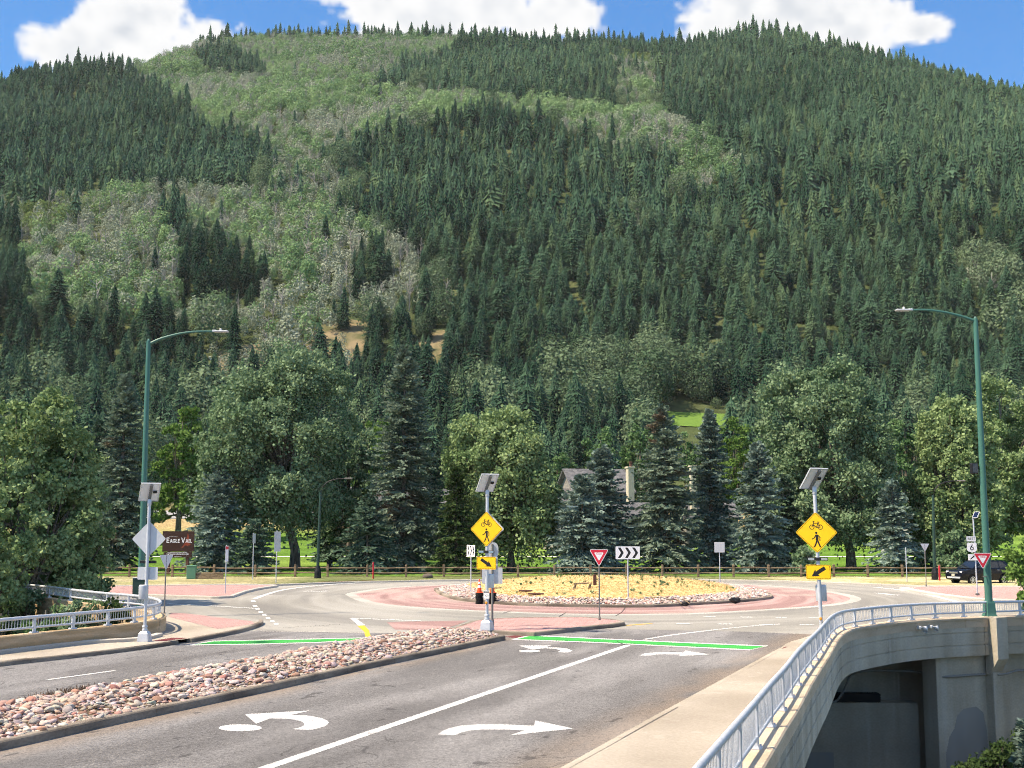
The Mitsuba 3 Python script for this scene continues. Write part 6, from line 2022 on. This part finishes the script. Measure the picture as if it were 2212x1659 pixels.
# the light woods are denser than the pines: fill in between
p2 = jitter(4.3, 260, 1085)
p2 = p2[p2[:, 1] < interp(p2[:, 0], RIDGE_Y) + 12]
s2 = (meshkit.fbm(np.column_stack([p2 / 28, 0 * p2[:, 0]]), 3, 2) - .5) * 15
pw2 = p2 + np.column_stack([s2, s2[::-1]])
l2 = (inside(A1, pw2) | inside(A2, pw2) | np.any([inside(g, pw2) for g in PALE], 0)) & ~np.any([inside(g, p2) for g in PINE_IN + BARE], 0)
p2 = p2[l2]
g2 = meshkit.fbm(np.column_stack([p2 / 45, 0 * p2[:, 0] + 5]), 3, 7)
u2 = rng.random(len(p2))
gp2 = np.where(inside(A2, p2), .76, .50) + (g2 - .5) * 1.6
aspens = np.vstack([aspens, p2[u2 > gp2]])
pp = p2[u2 <= gp2]
pales = np.vstack([pales, pp[np.arange(len(pp)) % 5 < 3]])
deads = pp[np.arange(len(pp)) % 5 >= 3]
# open woods: undergrowth on the lower slope
b2 = jitter(7.5, 205, 330)
b2 = b2[~inside(FAIR, b2) & (rng.random(len(b2)) < .30)]


def plant_all(one, mass, P, kinds, hs, wide, label, group, cat, mass_label, keep=300, sink=.3):
    """The 300 nearest trees are things of their own; the rest of the wood is one mass."""
    order = np.argsort(np.hypot(P[:, 0], P[:, 1]) + 400 * (np.abs(P[:, 0]) > .43 * P[:, 1]))
    P = P[order]
    Z = height(P[:, 0], P[:, 1])
    h = rng.uniform(hs[0], hs[1], len(P)) * (1 + .26 * rng.normal(0, 1, len(P)).clip(-1.5, 1.8))
    w = h * wide * rng.uniform(.8, 1.25, len(P))
    a = rng.uniform(0, 360, len(P))
    kk = np.where(P[:, 1] < 440, rng.integers(9, 15, len(P)), rng.integers(0, 9, len(P))) if kinds is CON else rng.integers(0, len(kinds), len(P))
    for i in range(len(P)):
        c, s = math.cos(a[i]), math.sin(a[i])
        M = [[c * w[i], -s * w[i], 0, P[i, 0]], [s * w[i], c * w[i], 0, P[i, 1]], [0, 0, h[i], Z[i] - sink], [0, 0, 0, 1]]
        key = (one if i == 0 else f'{one}_{i:03d}') if i < keep else f'{mass}__{i - keep + 1:03d}'
        scene[key] = {'type': 'instance', 'to_world': TF(M), 'group': {'type': 'ref', 'id': kinds[kk[i]]}}
        if i < keep:
            tag(key, label, cat, group)
    if len(P) > keep:
        tag(mass, mass_label, cat if False else 'forest', kind='stuff')


plant_all('hillside_conifer', 'conifer_forest', pines, CON, (9.5, 15.0), 1.12, 'dark green conifer on the lower slope of the mountain above the valley trees', 'conifers low on the mountainside', 'tree',
          'dark green conifer forest covering the mountainside up to the ridge')
plant_all('hillside_aspen', 'aspen_wood', aspens, ASP, (5.5, 9.0), 1.0, 'light green aspen in the open wood low on the mountainside', 'aspens low on the mountainside', 'tree', 'light green aspen woods in the bowls of the mountainside')
plant_all('pale_aspen', 'pale_aspen_wood', pales, PAL, (5.0, 8.5), 1.0, 'pale grey-green aspen with thin leaves in the open wood on the mountainside', 'pale thin aspens on the mountainside', 'tree', 'pale thinning aspen woods on the mountainside')
plant_all('dead_aspen', 'dead_aspen_wood', deads, DED, (6.0, 9.5), 1.0, 'bare grey dead aspen standing in the light wood on the mountainside', 'dead aspens on the mountainside', 'tree', 'bare grey dead aspens scattered through the light woods')
plant_all('grove_tree', 'grove_wood', groves, GRO, (9, 14), 1.1, 'rounded grey-green broadleaf tree in the grove at the foot of the mountain', 'grove trees at the foot of the mountain', 'tree', 'grey-green broadleaf grove at the foot of the mountain')
plant_all('slope_bush', 'slope_bushes', b2, GRO, (3, 6), 1.5, 'rounded green bush on the lower slope behind the valley trees', 'bushes at the foot of the mountain', 'bush', 'green bushes on the lower slope', sink=.6)

# ------------------------------------------------------------------ air
if HAZE:
    scene['air'] = {'type': 'homogeneous', 'albedo': 0.95, 'sigma_t': HAZE}
    x0, x1, y0, y1, za, zb = -1320, 1320, -60, 1440, -14, 560
    scene['haze'] = {'type': 'cube', 'to_world': TF().translate([(x0 + x1) / 2, (y0 + y1) / 2, (za + zb) / 2]).scale([(x1 - x0) / 2, (y1 - y0) / 2, (zb - za) / 2]), 'bsdf': {'type': 'null'}, 'interior': {'type': 'ref', 'id': 'air'}}
    tag('haze', 'thin blue summer haze in the air over the valley', 'haze', kind='stuff')
    scene['camera']['medium'] = {'type': 'ref', 'id': 'air'}
